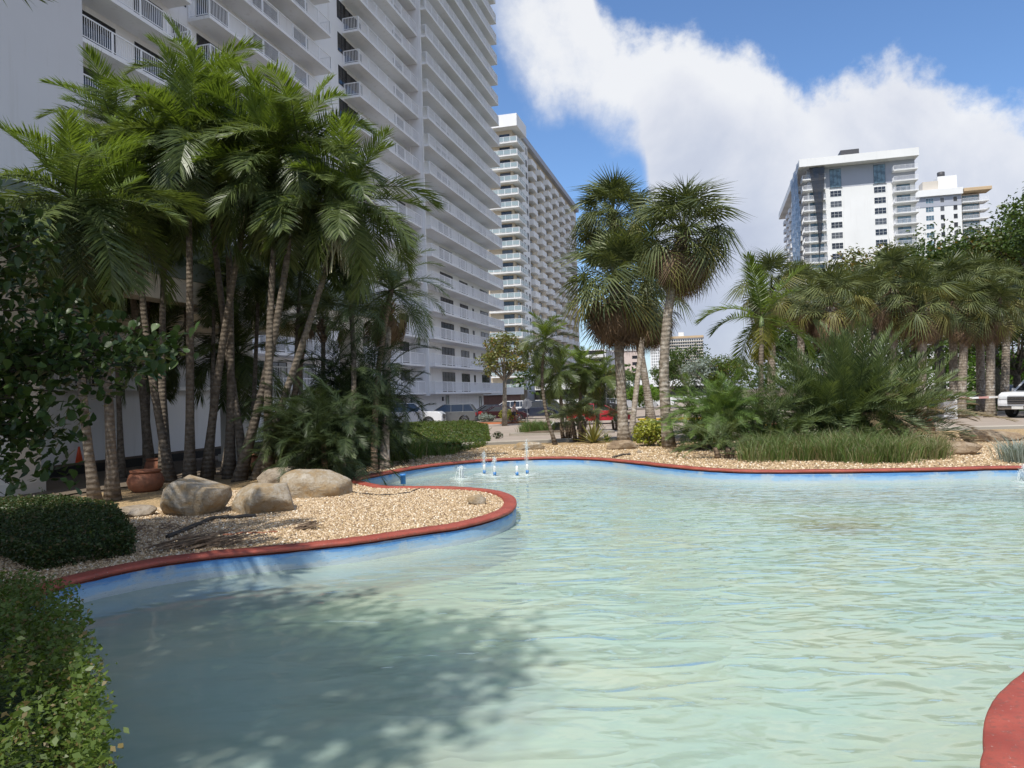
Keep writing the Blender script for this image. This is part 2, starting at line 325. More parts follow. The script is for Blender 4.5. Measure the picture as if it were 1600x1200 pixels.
pmat('skin', (.42, .25, .17), .6, .08); pmat('shirt_pink', (.62, .47, .43), .8, .1, 10); pmat('shorts_dark', (.06, .06, .07), .8, .1); pmat('hair', (.03, .02, .015), .7, .2)
pmat('bike_red', (.5, .05, .03), .35, .1); pmat('galvanised', (.42, .43, .44), .5, .15, 8, metal=.3)
pmat('barrier_red', (.55, .30, .27), .5, .1); pmat('brick_dark', (.18, .10, .08), .8, .2); pmat('pipe_dark', (.04, .035, .03), .6, .3)
# ------------------------------------------------------------------ object helpers
COL = S.collection
def tag(o, label=None, cat=None, group=None, kind=None):
    if label: o['label'] = label
    if cat: o['category'] = cat
    if group: o['group'] = group
    if kind: o['kind'] = kind
    return o
def thing(name, label, cat, loc=(0, 0, 0), rz=0, group=None):
    o = bpy.data.objects.new(name, None); COL.objects.link(o); o.location = loc; o.rotation_euler = (0, 0, rz)
    o.empty_display_size = .2
    return tag(o, label, cat, group)
def inst(name, mesh, parent=None, loc=(0, 0, 0), rot=(0, 0, 0), sc=1):
    o = bpy.data.objects.new(name, mesh); COL.objects.link(o); o.parent = parent
    o.location = loc; o.rotation_euler = rot; o.scale = (sc, sc, sc) if not isinstance(sc, tuple) else sc
    return o
def copy_tree(o, parent=None):
    c = o.copy(); COL.objects.link(c); c.parent = parent
    for ch in o.children: copy_tree(ch, c)
    return c
def mesh_np(name, V, F, mats, midx=None, smooth=False):
    """V (n,3); F list of int arrays (k,m)"""
    me = bpy.data.meshes.new(name)
    V = np.asarray(V, dtype=np.float32); me.vertices.add(len(V)); me.vertices.foreach_set('co', V.ravel())
    idx = np.concatenate([f.ravel() for f in F]).astype(np.int32)
    tot = np.concatenate([np.full(len(f), f.shape[1]) for f in F]).astype(np.int32)
    st = np.concatenate([[0], np.cumsum(tot)[:-1]]).astype(np.int32)
    me.loops.add(len(idx)); me.loops.foreach_set('vertex_index', idx)
    me.polygons.add(len(tot)); me.polygons.foreach_set('loop_start', st)
    for mm in mats: me.materials.append(MATS[mm] if isinstance(mm, str) else mm)
    if midx is not None: me.polygons.foreach_set('material_index', np.asarray(midx, dtype=np.int32))
    if smooth: me.polygons.foreach_set('use_smooth', np.ones(len(tot), dtype=bool))
    me.update(calc_edges=True); me.validate()
    return me
class MB:
    def __init__(s): s.v = []; s.f = []; s.m = []; s.sm = []
    def add(s, vs, fs, m=0, smooth=False):
        b = len(s.v); s.v += [tuple(x) for x in vs]
        for f in fs: s.f.append(tuple(i+b for i in f)); s.m.append(m); s.sm.append(smooth)
        return s
    def box(s, x0, x1, y0, y1, z0, z1, m=0):
        v = [(x, y, z) for z in (z0, z1) for y in (y0, y1) for x in (x0, x1)]
        return s.add(v, [(0, 2, 3, 1), (4, 5, 7, 6), (0, 1, 5, 4), (2, 6, 7, 3), (0, 4, 6, 2), (1, 3, 7, 5)], m)
    def bar(s, a, b, w, h=None, m=0):
        a = Vector(a); b = Vector(b); h = h or w; d = (b-a).normalized(); up = Vector((0, 0, 1))
        if abs(d.z) > .9: up = Vector((1, 0, 0))
        p = d.cross(up).normalized()*w/2; q = p.cross(d).normalized()*h/2
        v = [c+i*p+j*q for c in (a, b) for i, j in ((-1, -1), (1, -1), (1, 1), (-1, 1))]
        return s.add(v, [(3, 2, 1, 0), (4, 5, 6, 7), (0, 1, 5, 4), (1, 2, 6, 5), (2, 3, 7, 6), (3, 0, 4, 7)], m)
    def tube(s, path, rad, n=8, m=0, cap=True, closed=False):
        path = [Vector(p) for p in path]; k = len(path)
        if not isinstance(rad, (list, tuple)): rad = [rad]*k
        vs = []; prev = None
        for i, p in enumerate(path):
            if closed: d = (path[(i+1) % k]-path[i-1]).normalized()
            else: d = (path[min(i+1, k-1)]-path[max(i-1, 0)]).normalized()
            if prev is None: prev = Vector((1, 0, 0)) if abs(d.x) < .8 else Vector((0, 1, 0))
            a = (prev - d*prev.dot(d)).normalized(); prev = a; b = d.cross(a)
            for j in range(n):
                t = 2*math.pi*j/n; vs.append(p+(a*math.cos(t)+b*math.sin(t))*rad[i])
        fs = []
        for i in range(k if closed else k-1):
            i2 = (i+1) % k
            for j in range(n): fs.append((i*n+j, i*n+(j+1) % n, i2*n+(j+1) % n, i2*n+j))
        if cap and not closed: fs += [tuple(range(n-1, -1, -1)), tuple((k-1)*n+j for j in range(n))]
        return s.add(vs, fs, m, True)
    def lathe(s, prof, c=(0, 0, 0), n=20, m=0, axis='z', cap=True):
        vs = []
        for r, h in prof:
            for j in range(n):
                t = 2*math.pi*j/n; a, b = r*math.cos(t), r*math.sin(t)
                p = (a, b, h) if axis == 'z' else ((a, h, b) if axis == 'y' else (h, a, b))
                vs.append((p[0]+c[0], p[1]+c[1], p[2]+c[2]))
        k = len(prof); fs = [(i*n+j, i*n+(j+1) % n, (i+1)*n+(j+1) % n, (i+1)*n+j) for i in range(k-1) for j in range(n)]
        if cap: fs += [tuple(range(n-1, -1, -1)), tuple((k-1)*n+j for j in range(n))]
        return s.add(vs, fs, m, True)
    def mesh(s, name, mats, off=(0, 0, 0), smooth=None):
        if isinstance(mats, str): mats = [mats]
        me = bpy.data.meshes.new(name)
        me.from_pydata([(x-off[0], y-off[1], z-off[2]) for x, y, z in s.v], [], s.f)
        for mm in mats: me.materials.append(MATS[mm])
        me.polygons.foreach_set('material_index', s.m)
        me.polygons.foreach_set('use_smooth', s.sm if smooth is None else [smooth]*len(s.f))
        me.update(); return me
    def build(s, name, mats, parent=None, loc=(0, 0, 0), off=(0, 0, 0), smooth=None, rot=(0, 0, 0)):
        return inst(name, s.mesh(name, mats, off, smooth), parent, loc, rot)
def bevel(o, w=.02, seg=2):
    md = o.modifiers.new('bevel', 'BEVEL'); md.width = w; md.segments = seg; md.limit_method = 'ANGLE'; md.angle_limit = R(40); return o
def smoothstep(a, b, x):
    t = np.clip((x-a)/(b-a), 0, 1); return t*t*(3-2*t)

# ------------------------------------------------------------------ terrain
def gz(x, y):
    s = smoothstep(24, 46, y); zl = -.6+.55*smoothstep(4, 26, x)
    l = smoothstep(-4.5, -8.5, x)*smoothstep(11, 15, y)
    return float(s*zl*(1-l) + l*(-.25 - .35*smoothstep(26, 50, y)))
def GT(px, py, dz=0.0):
    p = G(px, py, dz)
    for _ in range(12): p = G(px, py, gz(p.x, p.y)+dz)
    return p
def catmull(pts, n=6, closed=True):
    out = []; k = len(pts)
    for i in range(k if closed else k-1):
        p0, p1, p2, p3 = (pts[(i+j) % k] if closed else pts[min(max(i+j, 0), k-1)] for j in (-1, 0, 1, 2))
        for q in range(n):
            t = q/n
            out.append(tuple(.5*((2*p1[a])+(-p0[a]+p2[a])*t+(2*p0[a]-5*p1[a]+4*p2[a]-p3[a])*t*t+(-p0[a]+3*p1[a]-3*p2[a]+p3[a])*t**3) for a in range(2)))
    if not closed: out.append(tuple(pts[-1][:2]))
    return out
far_px = [(560, 747), (600, 737.5), (650, 729), (710, 721.5), (770, 716.5), (850, 714), (920, 714.5), (980, 719), (1040, 726), (1110, 731.5), (1200, 734), (1350, 733.5), (1480, 730.5), (1600, 728)]
near_px = [(86, 912), (150, 894), (250, 875), (350, 862), (450, 853), (560, 842), (650, 828), (720, 818), (765, 808), (797, 795), (806, 783), (798, 772), (772, 763.5), (735, 760), (690, 758.5), (640, 757.5), (595, 756.5)]
pool = [G(*p, .05).xy for p in far_px] + [Vector(p) for p in ((15.5, 13.2), (17.5, 10.5), (16, 7.5), (12, 6.3), (8.0, 6.2), (5.2, 5.7))] \
     + [G(*p, .05).xy for p in ((1640, 1022), (1600, 1046), (1562, 1082), (1543, 1120), (1541, 1160), (1556, 1215))] \
     + [Vector(p) for p in ((2.15, 2.5), (1.7, 1.6), (.8, 1.0), (-.5, .9), (-1.5, 1.4), (-2.0, 2.5), (-2.75, 3.7), (-3.6, 5.2), (-4.3, 6.3))] + [G(*p, .05).xy for p in near_px]
pool_c = catmull([tuple(p) for p in pool], 7)
area = sum(pool_c[i-1][0]*pool_c[i][1]-pool_c[i][0]*pool_c[i-1][1] for i in range(len(pool_c)))
if area < 0: pool_c.reverse()
def offset_loop(loop, d):
    k = len(loop); out = []
    for i in range(k):
        a = Vector(loop[i-2]); b = Vector(loop[(i+2) % k]); t = (b-a).normalized(); out.append((loop[i][0]+t.y*d, loop[i][1]-t.x*d))
    return out                      # positive d: away from the water (loop is counter-clockwise)
def inside(p, poly):
    x, y = p; c = False; j = len(poly)-1
    for i in range(len(poly)):
        xi, yi = poly[i]; xj, yj = poly[j]
        if (yi > y) != (yj > y) and x < (xj-xi)*(y-yi)/(yj-yi)+xi: c = not c
        j = i
    return c
def npinside(P, poly):
    c = np.zeros(len(P), bool); x, y = P[:, 0], P[:, 1]; j = len(poly)-1
    for i in range(len(poly)):
        xi, yi = poly[i]; xj, yj = poly[j]
        if yi != yj: c ^= ((yi > y) != (yj > y)) & (x < (xj-xi)*(y-yi)/(yj-yi)+xi)
        j = i
    return c
hole = offset_loop(pool_c, .12)
def sheet(name, poly, mat, dz, step, holes=(), zf=gz, extra=None):
    """triangulated sheet that follows the terrain"""
    vs = []; es = []
    def ring(r):
        b = len(vs); vs.extend(Vector(p) for p in r); es.extend((b+i, b+(i+1) % len(r)) for i in range(len(r)))
    ring(poly)
    for h in holes: ring(h)
    xs = [p[0] for p in poly]; ys = [p[1] for p in poly]
    gx = np.arange(min(xs)+step*.5, max(xs), step); gy = np.arange(min(ys)+step*.5, max(ys), step)
    P = np.array([(a, b) for a in gx for b in gy]) if len(gx) and len(gy) else np.zeros((0, 2))
    if extra is not None: P = np.vstack([P, extra])
    if len(P):
        k = npinside(P, poly)
        for h in holes: k &= ~npinside(P, h)
        vs.extend(Vector(p) for p in P[k])
    r = delaunay_2d_cdt(vs, es, [], 0, 1e-5)
    V = np.array([(p.x, p.y) for p in r[0]]); F = np.array([f for f in r[2]])
    cen = V[F].mean(1); k = npinside(cen, poly)
    for h in holes: k &= ~npinside(cen, h)
    F = F[k]
    a, b, c = V[F[:, 0]], V[F[:, 1]], V[F[:, 2]]
    cr = (b[:, 0]-a[:, 0])*(c[:, 1]-a[:, 1])-(b[:, 1]-a[:, 1])*(c[:, 0]-a[:, 0]); F[cr < 0] = F[cr < 0][:, ::-1]
    Z = np.array([zf(x, y) for x, y in V])+dz
    me = mesh_np(name, np.column_stack([V, Z]), [F], [mat], smooth=True)
    return tag(inst(name, me), kind='structure')
near_pts = np.array([(a, b) for a in np.arange(-60, 60, 1.5) for b in np.arange(-20, 70, 1.5)])
sheet('ground', [(-3000, -800), (3000, -800), (3000, 4000), (-3000, 4000)], 'soil', -.02, 150, [hole], extra=near_pts)
# gravel bed round the pool
bed = catmull([(-7.6, 11), (-9.2, 13.6), (-9.6, 17), (-7.6, 20), (-5, 21.5), (-2.8, 25.3), (2, 27), (8, 27.4), (14, 27.2), (20, 26.6), (25, 24), (24, 15), (21, 7), (12, 2.5), (4, -3), (-5, -3), (-9, 3), (-7.5, 8)], 5)
sheet('gravel_bed', bed, 'gravel_sheet', .002, .75, [hole])
# drive and parking: a broad pale paved lot beyond the bed, darker under the canopy
sheet('road', [(-8.2, 24.8), (-2.9, 26.1), (2, 27.8), (8, 28.2), (14, 28), (21, 27.4), (60, 16), (80, 20), (80, 37), (30, 39.5), (24, 41.5), (19, 47), (22, 60), (24, 75), (26, 200), (15, 240), (-2, 120), (-8, 73), (-18, 38), (-16, 28)], 'road_pale', .012, 1.5)
sheet('driveway', [(-9.9, 13.6), (-10.2, 17), (-8.3, 20.4), (-5.9, 22.2), (-7.2, 24.6), (-8.0, 25.0), (-16.0, 28.2), (-18.2, 38), (-30, 22), (-26, 8), (-13, 9)], 'drive_dark', .012, 1.0)
sheet('lawn', [(24.5, 42), (30, 40), (80, 37.5), (200, 40), (200, 140), (27, 140), (24.5, 75), (22.5, 60), (19.5, 47)], 'lawn', .03, 3)

# pool floor, water
def flat(name, loop, z, mat):
    me = bpy.data.meshes.new(name); r = delaunay_2d_cdt([Vector(p) for p in loop], [(i, (i+1) % len(loop)) for i in range(len(loop))], [], 1, 1e-6)
    F = [f for f in r[2]]; me.from_pydata([(p.x, p.y, z) for p in r[0]], [], F)
    me.materials.append(MATS[mat]); me.update()
    if me.polygons[0].normal.z < 0: me.flip_normals()
    return tag(inst(name, me), kind='structure')
flat('pool_floor', offset_loop(pool_c, .05), -.66, 'pool_floor')
flat('water', offset_loop(pool_c, .03), -.23, 'pool_water')
# coping and wall of the pool, swept round the outline
pw = thing('pool_wall', 'winding low pool wall with red painted coping over a faded blue face', 'pool wall', (0, 0, 0))
def sweep(name, sect, mat):
    k = len(pool_c); V = []; F = []
    jit = [math.sin(i*.31+1)*.005+rnd.uniform(-.003, .003) for i in range(k)]
    rings = [offset_loop(pool_c, d) for d, z in sect]
    for r, (d, z) in zip(rings, sect):
        V += [(p[0], p[1], z+(jit[i] if z > -.1 else 0)) for i, p in enumerate(r)]
    n = len(sect)
    for a in range(n-1):
        for i in range(k): F.append((a*k+i, a*k+(i+1) % k, (a+1)*k+(i+1) % k, (a+1)*k+i))
    return inst(name, mesh_np(name, V, [np.array(F)], [mat], smooth=False), pw)
sweep('coping', [(.20, -.12), (.195, .03), (.185, .042), (.0, .036), (-.012, .03), (-.014, .0), (.008, -.012)], 'coping_red')
sweep('wall_face', [(.012, -.034), (.0, -.06), (.0, -.7)], 'wall_blue')
# kerbs
def kerb(path, w, h, mat, label, name='kerb', z0=None, n=1, cat='kerb', group=None):
    pts = catmull([tuple(p) for p in path], 6, False) if len(path) > 2 else [tuple(p) for p in path]
    V = []; k = len(pts); k_ = .04
    for i, p in enumerate(pts):
        a = Vector(pts[max(i-1, 0)]); b = Vector(pts[min(i+1, k-1)]); t = (b-a).normalized(); nn_ = Vector((t.y, -t.x))
        z = (gz(*p) if z0 is None else z0)
        for d, hz in ((-w/2, -.1), (-w/2, h-.03), (-w/2+k_, h), (w/2-k_, h), (w/2, h-.03), (w/2, -.1)):
            V.append((p[0]+nn_.x*d, p[1]+nn_.y*d, z+hz))
    F = [(i*6+j, i*6+j+1, (i+1)*6+j+1, (i+1)*6+j) for i in range(k-1) for j in range(5)]
    mb = MB(); mb.add(V, F); mb.add([V[j] for j in range(6)], [(0, 1, 2, 3, 4, 5)]); mb.add(V[-6:], [(5, 4, 3, 2, 1, 0)])
    o = mb.build(name, mat); return tag(o, label, cat, group)
kerb([(-7.0, 24.9), (-2.9, 25.8), (2, 27.4), (8, 27.8), (14, 27.6), (21, 27), (27, 25)], .18, .12, 'kerb_grey', 'long grey kerb between the gravel bed and the road')
kerb([(19.2, 47.5), (21, 44.5), (24, 42), (30, 39.8), (50, 38.6), (80, 37.2)], .2, .14, 'kerb_grey', 'weathered kerb along the green verge behind the barrier')
a, b = GT(998, 657), GT(1120, 655); kerb([a.xy, b.xy], .22, .15, 'kerb_yellow', 'far yellow kerb behind the leaning palm trunk')
a, b = GT(985, 665), GT(1040, 663); kerb([a.xy, b.xy], .25, .15, 'kerb_yellow', 'yellow kerb between the two slender bare sabal trunks')
for (x0, x1, y, lb) in ((1176, 1246, 669, 'yellow kerb left of the big date palm clump'), (1366, 1424, 663.5, 'yellow kerb right of the date palm clump behind the clay pot')):
    a, b = GT(x0, y), GT(x1, y-1); kerb([a.xy, b.xy], .3, .17, 'kerb_yellow', lb)
# planted islands in the lot
def island(name, ctr, rx, ry, kmat, label, top='lawn', kh=.15):
    c = Vector(ctr); t = thing(name, label, 'traffic island', (c.x, c.y, gz(c.x, c.y)))
    pts = [(rx*math.cos(a), ry*math.sin(a)) for a in np.linspace(0, 2*math.pi, 33)[:-1]]
    mb = MB(); k = 32
    V = [(x, y, -.1) for x, y in pts]+[(x, y, kh) for x, y in pts]+[(x*(1-.2/rx), y*(1-.2/ry), kh) for x, y in pts]+[(x*(1-.22/rx), y*(1-.22/ry), kh-.06) for x, y in pts]
    mb.add(V, [(q*k+i, q*k+(i+1) % k, (q+1)*k+(i+1) % k, (q+1)*k+i) for q in range(3) for i in range(k)]); mb.build('kerb', kmat, t)
    mb = MB(); V = [(x*.95, y*.95, kh-.05) for x, y in pts]+[(x*.5, y*.5, kh+.08) for x, y in pts]+[(0, 0, kh+.1)]
    mb.add(V, [(i, (i+1) % k, k+(i+1) % k, k+i) for i in range(k)]+[(k+i, k+(i+1) % k, 2*k) for i in range(k)], 0, True); mb.build('planting_bed', top, t)
    return t, c
isl_grass, isl_c = island('kerbed_island', GT(878, 679), 2.9, .9, 'kerb_grey', 'small kerbed island with clipped grass in the driveway', 'soil')
isl_or, isl_oc = island('painted_island', GT(780, 662), 2.2, .8, 'kerb_orange', 'orange painted island under the small spreading tree', 'soil')

# loose stones on the near gravel (nobody could count them)
def stones(name, n, region, smin, smax, ztop=.004, dens=None):
    P = region(n); n = len(P); s = npr.uniform(smin, smax, n)
    B = np.array([(1, 0, 0), (-.5, .87, 0), (-.5, -.87, 0), (.3, .2, .7), (-.4, .1, .62), (.1, -.45, .66)], float)
    Fb = np.array([(0, 1, 3), (1, 4, 3), (1, 2, 4), (2, 5, 4), (2, 0, 5), (0, 3, 5), (3, 4, 5)])
    a = npr.uniform(0, 6.283, n); ca, sa = np.cos(a)[:, None], np.sin(a)[:, None]
    el_ = npr.uniform(.6, 1.15, n)[:, None]
    X = B[:, 0]*npr.uniform(.8, 1.2, (n, 6)); Y = B[:, 1]*el_*npr.uniform(.8, 1.2, (n, 6)); Z = B[:, 2]*npr.uniform(.7, 1.3, (n, 6))
    V = np.stack([(X*ca-Y*sa)*s[:, None]+P[:, 0:1], (X*sa+Y*ca)*s[:, None]+P[:, 1:2], Z*s[:, None]+P[:, 2:3]+ztop], -1).reshape(-1, 3)
    F = (Fb[None]+6*np.arange(n)[:, None, None]).reshape(-1, 3)
    o = inst(name, mesh_np(name, V, [F], ['gravel_stone'])); return tag(o, kind='stuff')
hole2 = offset_loop(pool_c, .185)
def reg_near(n):
    P = np.column_stack([npr.uniform(-6.2, .3, n), npr.uniform(7.3, 15.2, n)]); P = P[~npinside(P, hole2)]
    k = P[:, 0] < np.interp(P[:, 1], [7, 9, 11, 13, 15.5], [0.2, .3, .3, .3, .2]); P = P[k]
    return np.column_stack([P, np.array([gz(*p) for p in P])])
def reg_far(n):
    P = np.column_stack([npr.uniform(-5, 15, n), npr.uniform(14.5, 25, n)]); P = P[~npinside(P, hole2)]; P = P[npinside(P, bed)]
    k = npr.uniform(0, 1, len(P)) < np.interp(P[:, 1], [15, 21, 25], [1, .8, .4]); P = P[k]
    return np.column_stack([P, np.array([gz(*p) for p in P])])
o = stones('gravel', 52000, reg_near, .011, .021); tag(o, 'tan river gravel covering the near peninsula', 'gravel')
o = stones('gravel', 38000, reg_far, .018, .034); tag(o, 'sunlit tan gravel along the far bank', 'gravel')
# ------------------------------------------------------------------ buildings
D_ANG = math.atan2(1113-800, FPX)          # all the towers stand on one grid; this is the bearing of their long sides
dv = Vector((math.sin(D_ANG), math.cos(D_ANG), 0)); BROT = math.pi/2-D_ANG      # local x = along dv, local y = 90 degrees left of it
def t_at(px, O, yoff=0):
    """local x on a facade line (local y = yoff) where it crosses image column px at the horizon"""
    r = (px-800)/FPX; ox = O.x-math.cos(D_ANG)*yoff; oy = O.y+math.sin(D_ANG)*yoff
    return (r*oy-ox)/(dv.x-r*dv.y)
FH = 2.75
def railing_mesh(name, segs, h=1.05, sp=.13, post=1.7, mat='paint_rail', bw=.036, glass=None):
    """segs: list of ((x0,y0),(x1,y1)) runs; z=0 is the slab top"""
    mb = MB()
    for (a, b) in segs:
        a = Vector((*a, 0)); b = Vector((*b, 0)); L = (b-a).length; u = (b-a)/L
        mb.bar(a+Vector((0, 0, h)), b+Vector((0, 0, h)), .06, .05); mb.bar(a+Vector((0, 0, .1)), b+Vector((0, 0, .1)), .035, .035)
        n = max(1, round(L/post))
        for i in range(n+1): p = a+u*(L*i/n); mb.bar(p, p+Vector((0, 0, h-.02)), .07, .07)
        if glass is None:
            k = int(L/sp)
            for i in range(1, k):
                p = a+u*(L*i/k); mb.add([p-u*bw/2+Vector((0, 0, .1)), p+u*bw/2+Vector((0, 0, .1)), p+u*bw/2+Vector((0, 0, h)), p-u*bw/2+Vector((0, 0, h))], [(0, 1, 2, 3)])
                q = Vector((-u.y, u.x, 0))*bw/2
                mb.add([p-q+Vector((0, 0, .1)), p+q+Vector((0, 0, .1)), p+q+Vector((0, 0, h)), p-q+Vector((0, 0, h))], [(0, 1, 2, 3)])
        else:
            nrm = Vector((-u.y, u.x, 0))*.004
            mb.add([a-nrm+Vector((0, 0, .14)), b-nrm+Vector((0, 0, .14)), b-nrm+Vector((0, 0, h-.05)), a-nrm+Vector((0, 0, h-.05)), a+nrm+Vector((0, 0, .14)), b+nrm+Vector((0, 0, .14)), b+nrm+Vector((0, 0, h-.05)), a+nrm+Vector((0, 0, h-.05))], [(0, 1, 2, 3), (5, 4, 7, 6), (3, 2, 6, 7), (1, 0, 4, 5)], 1)
    return mb.mesh(name, [mat] if glass is None else [mat, glass])
def window_mesh(w, h, n=2, mull=True, frame='dark_metal', glass='glass_dark', d=.06, hbar=False, face='y'):
    """window with its reveal; outer face looks along -y (face='y') or -x (face='x'); origin at lower corner"""
    mb = MB(); f = .05
    mb.box(0, w, -.012, d, 0, h, 1)
    mb.box(-f, w+f, -.04, -.013, -f, 0, 0); mb.box(-f, w+f, -.04, -.013, h, h+f, 0)
    mb.box(-f, 0, -.04, -.013, 0, h, 0); mb.box(w, w+f, -.04, -.013, 0, h, 0)
    for i in range(1, n): mb.box(w*i/n-f/2, w*i/n+f/2, -.035, -.013, 0, h, 0)
    if hbar: mb.box(0, w, -.033, -.013, h*.5-.02, h*.5+.02, 0)
    if face == 'x': mb.v = [(y, -x, z) for x, y, z in mb.v]
    return mb.mesh('window', [frame, glass])

# --- main building
OA = Vector((-7.6, 73, -.6)); NF = 22
A = thing('apartment_tower', 'huge white apartment tower in shade with long railed balconies filling the upper left', 'building', OA, BROT)
tt = lambda px, yo=0: t_at(px, OA, yo)
g1 = (tt(136, .9), tt(312, .9)); g2 = (tt(340, .9), tt(531, .9)); g3 = (tt(574, .9), -.25); g4 = (0.02, 26.0)
WY = 2.4; HT = 2.85+FH*NF
mb = MB(); mb.box(-60, -.3, WY, 20, 0, HT); mb.box(-.3, 21.8, 1.9, 20, 0, 2.5); mb.box(-.3, 25.4, 1.9, 20, 2.5, HT)
mb.build('wall', 'stucco_white', A)
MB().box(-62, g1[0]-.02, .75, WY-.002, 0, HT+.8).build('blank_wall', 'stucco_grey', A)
mb = MB(); mb.box(-.22, .0, .55, WY-.003, 2.5, HT); mb.build('fin_wall', 'stucco_white', A)
mb = MB(); mb.box(-60.5, 26.5, .2, 20.5, HT, HT+1.2); mb.build('parapet', 'stucco_white', A)
mb = MB(); mb.box(-.22, 21.7, .28, 1.88, 0, .12); mb.build('plinth', 'stucco_grey', A)
specs = [(g1, .9, WY), (g2, .9, WY), (g3, .9, WY), (g4, 0.0, 1.9)]
for gi, ((x0, x1), ye, wy) in enumerate(specs):
    sm = MB().box(x0, x1, ye, wy-.004, -.2, 0).mesh('balcony', ['stucco_white'])
    segs = [((x0+.05, ye+.05), (x1-.05, ye+.05)), ((x0+.05, ye+.09), (x0+.05, wy-.05)), ((x1-.05, ye+.09), (x1-.05, wy-.05))]
    if gi == 2: segs.pop()
    rm = railing_mesh('railing', segs)
    for k in range(NF):
        z = 2.85+FH*k
        b = inst('balcony', sm, A, (0, 0, z)); inst('railing', rm, b)
def put(mesh, x, y, z, parent=A, name='window', rz=0): return inst(name, mesh, parent, (x, y, z), (0, 0, rz))
door4 = window_mesh(tt(711, 1.9)-tt(692, 1.9), 2.15, 4); door2 = window_mesh(tt(734, 1.9)-tt(722, 1.9), 2.1, 2); slim = window_mesh(.55, 1.1, 1)
door2b = window_mesh(tt(765, 1.9)-tt(753.5, 1.9), 1.6, 2, hbar=False); dside = window_mesh(.9, 2.15, 1)
gdoor = window_mesh(2.0, 2.15, 2); gdoor3 = window_mesh(3.0, 2.15, 3); sq = window_mesh(1.35, 1.45, 2, hbar=True); sq1 = window_mesh(1.1, 1.5, 1, hbar=True)
for k in range(NF):
    z = 2.85+FH*k+.03
    put(dside, .5, 1.9, z); put(door4, tt(692, 1.9), 1.9, z); put(door2, tt(722, 1.9), 1.9, z); put(slim, tt(741, 1.9), 1.9, z+.9); put(door2b, tt(753.5, 1.9), 1.9, z+.5)
    put(gdoor, tt(651, WY), WY, z); put(gdoor, tt(627, WY), WY, z); put(gdoor3, g3[0]+.4, WY, z)
    put(sq, tt(541, WY), WY, z+.8)
    put(gdoor3, g2[0]+.8, WY, z); put(gdoor3, g2[0]+6.5, WY, z); put(gdoor, g2[1]-3, WY, z)
    put(sq1, g1[1]+.25, WY, z+.6)
    put(gdoor3, g1[0]+.6, WY, z); put(gdoor, g1[1]-2.6, WY, z)
# ground floor of the tower
for px, y, w, h, zz in ((696, 1.9, .9, 1.9, .55), (748, 1.9, .9, 1.7, .55)):
    inst('door', window_mesh(w, h, 1, glass='glass_teal'), A, (tt(px, y), y, zz))
for px in (618, 641): inst('window', window_mesh(1.6, 1.9, 2), A, (tt(px, WY), WY, .4))
for px, zz in ((690, 1.9), (687, .9)): MB().box(0, .3, -.12, 0, 0, .45).build('utility_box', 'trim_grey', A, (tt(px, 1.9), 1.9-.002, zz))
MB().box(-40, -21, WY-.05, WY-.003, .4, 2.2).build('lobby_glazing', 'glass_dark', A)

# --- entrance canopy in front of the tower, on square columns
OC = Vector((-11.3, 17.2, -.25))
Cn = thing('entrance_canopy', 'large cream and grey-green entrance canopy on square columns at left', 'canopy', OC, BROT)
ZS = 5.2+.25
bevel(MB().box(-9, 19.2, 0, 10.5, ZS+.35, ZS+1.5).build('fascia', 'canopy_green', Cn), .03)
MB().box(-8.9, 19.1, .06, 10.4, ZS+.2, ZS+.349).build('soffit', 'soffit', Cn)
for y0 in (.07, 3.6, 7.4): MB().box(-8.8, 19, y0, y0+.7, ZS-.35, ZS+.199).build('beam', 'soffit', Cn)
for x0 in (-.35, 8.1, 16.6): MB().box(x0, x0+.6, .8, 10.2, ZS-.25, ZS+.197).build('beam', 'soffit', Cn)
for xc in (0.2, 8.7, 17.2):        # three barrel vaults rising over the fascia
    mb = MB(); n = 14; r = 1.9
    ring = [(xc+r*math.cos(a), r*math.sin(a)*.22) for a in np.linspace(math.pi, 0, n)]
    V = [(x, .2, ZS+1.502+z) for x, z in ring]+[(x, 10.2, ZS+1.502+z) for x, z in ring]
    mb.add(V, [(i, i+1, n+i+1, n+i) for i in range(n-1)], 0, True); mb.add(V[:n], [tuple(range(n))]); mb.add(V[n:], [tuple(range(n-1, -1, -1))])
    mb.build('vault', 'canopy_green', Cn)
for yc in (.4, 8.6):
    for xc in (0, 8.5, 17):
        c = bevel(MB().box(xc-.4, xc+.4, yc-.3, yc+.5, -.1, ZS-.352).build('column', 'stucco_beige', Cn), .02)
        MB().box(xc-.46, xc+.46, yc-.36, yc+.56, -.1, .25).build('base', 'stucco_beige', c)
# white garden wall and raised terrace beyond the canopy, black planter trough
def wpt(px, py, z): p = G(px, py, z); return p
OW = Vector((-12.8, 28.5, -.35))
Wl = thing('terrace_wall', 'white stucco terrace wall with a railing behind the palm trunks', 'wall', OW, BROT)
MB().box(-14, 12, 0, .35, -.2, 2.75).build('wall', 'stucco_white', Wl)
inst('railing', railing_mesh('railing', [((-14, .15), (-3, .15)), ((4, .15), (12, .15))], 1.0, .14, 1.5), Wl, (0, 0, 2.75))
MB().box(-14.2, 12.2, -.5, .85, 2.62, 2.751).build('cap', 'stucco_white', Wl)
mw = window_mesh(1.6, 1.9, 2, glass='glass_dark')
OT = thing('black_planter', 'long low black planter trough at the foot of the white terrace wall', 'planter', OW+Vector((0.9, -.6, -.05)), BROT)
MB().box(-13, 9, -.6, .2, 0, .42).build('trough', 'black', OT)
MB().box(-12.9, 8.9, -.52, .12, .38, .44).build('soil', 'soil', OT)
